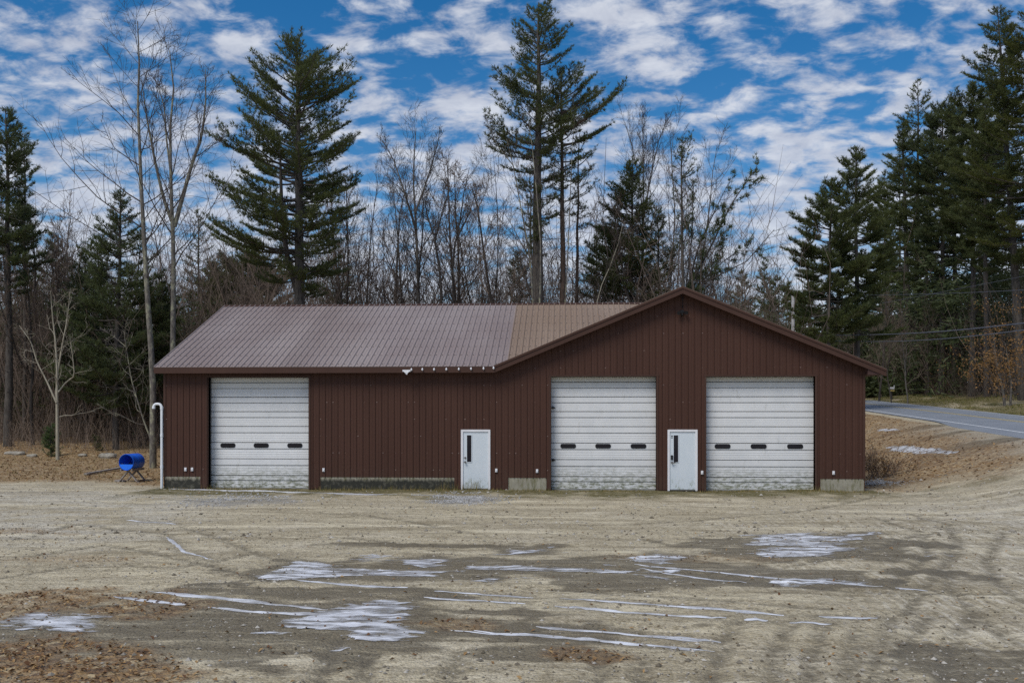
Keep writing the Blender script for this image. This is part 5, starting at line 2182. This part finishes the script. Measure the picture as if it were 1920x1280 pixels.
def ice_patch(poly, label, thr, cell=.035, amp=1.7, group='ice patches on the lot'):
    poly = [np.asarray(p)[:2] for p in poly]
    a = np.array(poly)
    x0, y0 = a.min(0) - .3
    x1, y1 = a.max(0) + .3
    xs, ys = np.arange(x0, x1, cell), np.arange(y0, y1, cell)
    X, Y = np.meshgrid(xs, ys)
    xc, yc = X[:-1, :-1] + cell / 2, Y[:-1, :-1] + cell / 2
    d = seg_dist(xc.ravel(), yc.ravel(), poly + [poly[0]]).reshape(xc.shape)
    sd = np.where(inside(poly, xc, yc), d, -d)
    nz = fbm(xc * .8 + yc * .2, yc * 2.2, 6, .66)
    f = sstep(-.25, .45, sd) * .60 + (nz - .5) * amp
    keep = f > thr
    # height of the melt edge: white rim where the sheet is thinnest
    rim = np.clip((f - thr) / .35, 0, 1)
    n, m_ = len(xs), len(ys)
    idx = np.arange(n * m_).reshape(m_, n)
    q = np.stack((idx[:-1, :-1], idx[:-1, 1:], idx[1:, 1:], idx[1:, :-1]), -1)[keep]
    used, inv = np.unique(q, return_inverse=True)
    x, y = X.ravel()[used], Y.ravel()[used]
    z = drape(x, y, .008)
    tv = np.zeros(n * m_)
    tv[idx[:-1, :-1][keep]] = rim[keep]
    b = MB()
    b.add(np.stack((x, y, z), 1), inv.reshape(-1, 4), 0, tv[used])
    o = b.build('ice_patch', M['ice'], smooth=True)
    tag(o, label, 'ice patch', group)


for lab, pts, thr in ICE_PATCHES:
    ice_patch([gpt(*p) for p in pts], lab, thr)
ice_patch([ground_at(*p) for p in ((1652, 838), (1690, 834), (1740, 836), (1800, 843), (1815, 850), (1770, 853), (1700, 851), (1670, 846))], 'frozen puddle in the leaf litter near the road', .30, .06, .8)
ice_patch([ground_at(*p) for p in ((1636, 806), (1660, 802), (1700, 804), (1675, 809), (1645, 810))], 'small frozen puddle closest to the road, behind the larger puddle', .30, .06, .8)


def ice_strip(line, width, label, seed, name='ice_strip', mat=None, group='ice lines in the wheel ruts'):
    rg = np.random.default_rng(seed)
    P = np.array([(p[0], p[1], 0) for p in line], float)
    L_ = np.sum(np.linalg.norm(np.diff(P, axis=0), axis=1))
    k = max(8, int(L_ / .09))
    Q = resample(P, k)
    t = norm(np.gradient(Q, axis=0))
    nn = np.stack((-t[:, 1], t[:, 0]), 1)
    u = np.linspace(0, 1, k)
    s = np.arange(k) * .09
    wn = fbm(s * 1.6 + seed * 3.1, s * 0 + seed, 4, .6)
    w = 1.3 * width * np.clip(.45 + 1.1 * (wn - .25), .3, 1.2) * np.clip(np.minimum(u, 1 - u) * 9, .12, 1)
    c = (fbm(s * .9 + seed, s * 0 + 7.7, 3) - .5) * .03
    ctr = Q[:, :2] + nn * c[:, None]
    e0 = (fbm(s * 5 + seed, s * 0 + 1.7, 2) - .5) * width * .5
    e1 = (fbm(s * 5 + seed, s * 0 + 5.2, 2) - .5) * width * .5
    cols = [ctr + nn * (w * .5 + e0)[:, None], ctr + nn * (w * .18)[:, None], ctr - nn * (w * .18)[:, None], ctr - nn * (w * .5 + e1)[:, None]]
    v = []
    for j, cc in enumerate(cols):
        z = drape(cc[:, 0], cc[:, 1], .010 if j in (1, 2) else .004)
        v.append(np.stack((cc[:, 0], cc[:, 1], z), 1))
    V = np.concatenate(v)
    f = [(j * k + i, j * k + i + 1, (j + 1) * k + i + 1, (j + 1) * k + i) for j in range(3) for i in range(k - 1)]
    b = MB()
    b.add(V, [q[::-1] for q in f], 0, .85)
    o = b.build(name, mat or M['ice_line'], smooth=True)
    tag(o, label, 'ice', group)


for i, (lab, pts, w) in enumerate(ICE_STRIPS):
    ice_strip(STRIP_LINES[i], w, lab, 500 + i)
ice_strip([gpt(*p) for p in ((292, 915.5), (330, 916), (420, 919), (500, 920), (580, 923), (660, 926), (745, 926.5))], .5, 'long thin drift of snow along the foot of the left wall', 540, 'snow_drift', group='snow along the wall foot', )
ice_strip([gpt(*p) for p in ((770, 927), (805, 928), (838, 929))], .34, 'short drift of snow before the dark foundation by the entry door', 541, 'snow_drift', group='snow along the wall foot', )


# ------------------------------------------------------------------ leaves, pebbles, weeds (uncountable)
def pos_on_lot(n, seed, dr=(9, 38), bias=1.0, lr=.62):
    rg = np.random.default_rng(seed)
    d = dr[0] + (dr[1] - dr[0]) * rg.random(n) ** bias
    l = rg.uniform(-lr, lr, n) * d
    return CAM[0] + l * RGT[0] + d * FWD[0], CAM[1] + l * RGT[1] + d * FWD[1], rg


def blocked(x, y):
    s, _ = road_st(x, y)
    return ((x > XL - .05) & (x < XR + .05) & (y > -.05) & (y < DEPTH)) | ((s < 1.8) & (s > -7.8))


def leaves():
    m = MB()
    for n, seed, dr, bias, base, size in ((130000, 601, (9, 30), 1.0, .008, .034), (70000, 602, (30, 75), .9, .004, .065)):
        x, y, rg = pos_on_lot(n, seed, dr, bias)
        lf = layer_masks(x, y)[0]
        keep = (rg.random(n) < base + .36 * lf ** 1.5) & ~blocked(x, y)
        x, y = x[keep], y[keep]
        n = len(x)
        z = ground_z(x, y) + .012
        an = rg.random(n) * 6.28
        L_ = size * rg.uniform(.5, 1.2, n)
        a = np.stack((np.cos(an), np.sin(an), rg.normal(0, .35, n)), 1) * L_[:, None]
        b = np.stack((-np.sin(an), np.cos(an), rg.normal(0, .35, n)), 1) * (L_ * .6)[:, None]
        c = np.stack((x, y, z), 1)
        up_ = np.array((0, 0, 1)) * (L_ * rg.uniform(.1, .5, n))[:, None]
        V = np.stack((c - a, c + b * .9 + up_, c + a, c - b * .9 + up_), 1).reshape(-1, 3)
        i4 = np.arange(4 * n).reshape(-1, 4)
        m.add(V, np.concatenate((i4[:, [0, 1, 2]], i4[:, [0, 2, 3]])), 0, np.repeat(rg.random(n) ** 1.3, 4))
    o = m.build('fallen_leaves', M['leaf'])
    o['kind'] = 'stuff'


leaves()


def pebbles():
    m = MB()
    for n, seed, dr, bias, sz in ((16000, 611, (8.8, 26), 1.3, .013), (5000, 612, (20, 36), 1.0, .022)):
        x, y, rg = pos_on_lot(n, seed, dr, bias)
        keep = ~blocked(x, y)
        keep &= rg.random(n) < sstep(.38, .66, fbm(x * .7 + 3, y * .9, 4)) * .9 + .12
        x, y = x[keep], y[keep]
        n = len(x)
        r = sz * rg.gamma(2.2, .42, n).clip(.3, 3)
        z = ground_z(x, y) + r * .15
        oct_ = np.array(((1, 0, 0), (0, 1, 0), (-1, 0, 0), (0, -1, 0), (0, 0, .75), (0, 0, -.75)), float)
        an = rg.random(n) * 6.28
        ca, sa = np.cos(an), np.sin(an)
        sc_ = r[:, None] * rg.uniform(.6, 1.3, (n, 3))
        q = oct_[None] * sc_[:, None, :]
        V = np.stack((q[..., 0] * ca[:, None] - q[..., 1] * sa[:, None], q[..., 0] * sa[:, None] + q[..., 1] * ca[:, None], q[..., 2]), -1)
        V = V + np.stack((x, y, z), 1)[:, None, :]
        f = np.array(((0, 1, 4), (1, 2, 4), (2, 3, 4), (3, 0, 4), (1, 0, 5), (2, 1, 5), (3, 2, 5), (0, 3, 5)))
        F_ = (np.arange(n)[:, None, None] * 6 + f[None]).reshape(-1, 3)
        m.add(V.reshape(-1, 3), F_, 0, np.repeat(rg.random(n) ** 1.6, 6))
    # pale crushed stone heaps by the first entry door and the right corner
    o = m.build('gravel', M['pebble'])
    o['kind'] = 'stuff'


pebbles()


def crushed():
    m = MB()
    rg = np.random.default_rng(621)
    for px, py, rx, ry, n in ((868, 934, 1.1, 1.2, 1500), (450, 936, 1.8, 1.3, 900), (1652, 905, .7, .9, 700)):
        c = gpt(px, py)
        x, y = c[0] + rg.normal(0, rx * .6, n), c[1] + rg.normal(0, ry * .9, n)
        k = ~blocked(x, y) & (fbm(x * 1.3, y * 1.3, 3) > .42)
        x, y = x[k], y[k]
        n = len(x)
        r = .028 * rg.uniform(.5, 1.3, n)
        z = ground_z(x, y) + r * .3
        oct_ = np.array(((1, 0, 0), (0, 1, 0), (-1, 0, 0), (0, -1, 0), (0, 0, .8), (0, 0, -.8)), float)
        V = oct_[None] * (r[:, None] * rg.uniform(.6, 1.3, (n, 3)))[:, None, :] + np.stack((x, y, z), 1)[:, None, :]
        f = np.array(((0, 1, 4), (1, 2, 4), (2, 3, 4), (3, 0, 4), (1, 0, 5), (2, 1, 5), (3, 2, 5), (0, 3, 5)))
        m.add(V.reshape(-1, 3), (np.arange(n)[:, None, None] * 6 + f[None]).reshape(-1, 3), 0, np.repeat(.35 + .65 * rg.random(n), 6))
    k = NT('crushed_stone')
    mt = k.done(k.mix(k.attr('tint'), (.12, .117, .112), (.50, .49, .475)), .85)
    o = m.build('crushed_stone_gravel', mt)
    o['kind'] = 'stuff'


crushed()


def weeds():
    rg = np.random.default_rng(631)
    m = MB()

    def blades(x, y, h, tint, lean=.35, w=.010):
        n = len(x)
        z = ground_z(x, y) - .01
        an = rg.random(n) * 6.28
        d = np.stack((np.cos(an) * lean * rg.random(n), np.sin(an) * lean * rg.random(n), np.ones(n)), 1)
        b = np.stack((x, y, z), 1)
        s = np.stack((np.sin(an), -np.cos(an), np.zeros(n)), 1) * w
        V = np.stack((b - s, b + s, b + d * h[:, None]), 1).reshape(-1, 3)
        m.add(V, np.arange(3 * n).reshape(-1, 3), 0, np.repeat(tint, 3))
    # strip along the wall foot
    n = 7000
    x = rg.uniform(XL, XR, n)
    y = -.06 - rg.gamma(1.2, .22, n)
    dn = fbm(x * 1.2, y * 1.2, 3)
    k = (dn > .45) & (rg.random(n) < .8)
    blades(x[k], y[k], .03 + .09 * rg.random(k.sum()) ** 2, rg.random(k.sum()))
    # taller dead stems at the foot of the door and the foundation
    for px, n, hh in ((880, 30, .42), (892, 30, .5), (845, 40, .35), (835, 30, .4), (1400, 25, .2), (1345, 40, .22), (735, 40, .2), (700, 30, .2), (1520, 40, .25), (610, 30, .2), (402, 40, .25), (650, 30, .18), (780, 40, .25)):
        xx = WX(px) + rg.normal(0, .2, n)
        blades(xx, -.13 - rg.random(n) * .15, hh * rg.uniform(.4, 1.1, n), rg.random(n) * .8 + .1, .5, .007)
    # verge across the road and around the litter
    t = rg.uniform(-10, 70, 30000)
    s = rg.uniform(-20, -7.8, 30000)
    x, y = from_st(s, t)
    x, y = np.asarray(x), np.asarray(y)
    k = fbm(x * .4, y * .4, 3) > .42
    blades(x[k], y[k], .06 + .12 * rg.random(k.sum()), rg.random(k.sum()) * .5, .6, .03)
    # edge of the woods at the left
    xl, yl, _ = pos_on_lot(9000, 632, (37, 56), 1.0, .62)
    k = (xl < XL - .3)
    blades(xl[k], yl[k], .05 + .22 * rg.random(k.sum()) ** 2, .35 + .65 * rg.random(k.sum()), .9, .012)
    o = m.build('dry_grass', M['weed'])
    o['kind'] = 'stuff'


weeds()

# small dry bush at the right corner of the building
p = ground_at(1655, 895)
rg = np.random.default_rng(641)
m, lf = MB(), MB()
bag = Bag()
pts = []
for i in range(60):
    b0 = np.array((rg.normal(0, .55), rg.normal(0, .45), -.05))
    B = wobble_line(b0, (rg.normal(0, .5), rg.normal(0, .5), 1), rg.uniform(.5, 1.35), 5, rg, .15, .05)
    bag.add(B, .012, .004, 3)
    for q in range(6):
        pp_, d2 = sample_line(B, rg.uniform(.25, .99))
        B2 = wobble_line(pp_, d2 + rg.normal(0, .7, 3), rg.uniform(.15, .5), 3, rg, .15, .03)
        bag.add(B2, .007, .003, 3)
        pts += [sample_line(B2, rg.random() * .99)[0] for _ in range(3)]
bag.to(m)
pts = np.array(pts)
n = len(pts)
u = norm(rg.normal(0, 1, (n, 3))) * .035
w = norm(np.cross(u, rg.normal(0, 1, (n, 3)))) * .022
lf.add(np.stack((pts - u, pts + w, pts + u, pts - w), 1).reshape(-1, 3), np.arange(4 * n).reshape(-1, 4), 0, np.repeat(rg.random(n), 4))
put_tree('dry_bush', p, (('stems', m.mesh('stems', M['brush'])), ('foliage', lf.mesh('foliage', M['leaf']))), 'tangled dry brown bush at the right corner of the building', 'bush')
p = ground_at(1632, 880)
put_tree('dry_bush', p, (('stems', bpy.data.meshes['stems']), ('foliage', bpy.data.meshes['foliage'])), 'smaller dry bush tight against the end wall', 'bush', rz=2.1, sc=(.6, .8, .8))

print('TRIS', sum(len(me.loops) - 2 * len(me.polygons) for me in bpy.data.meshes))
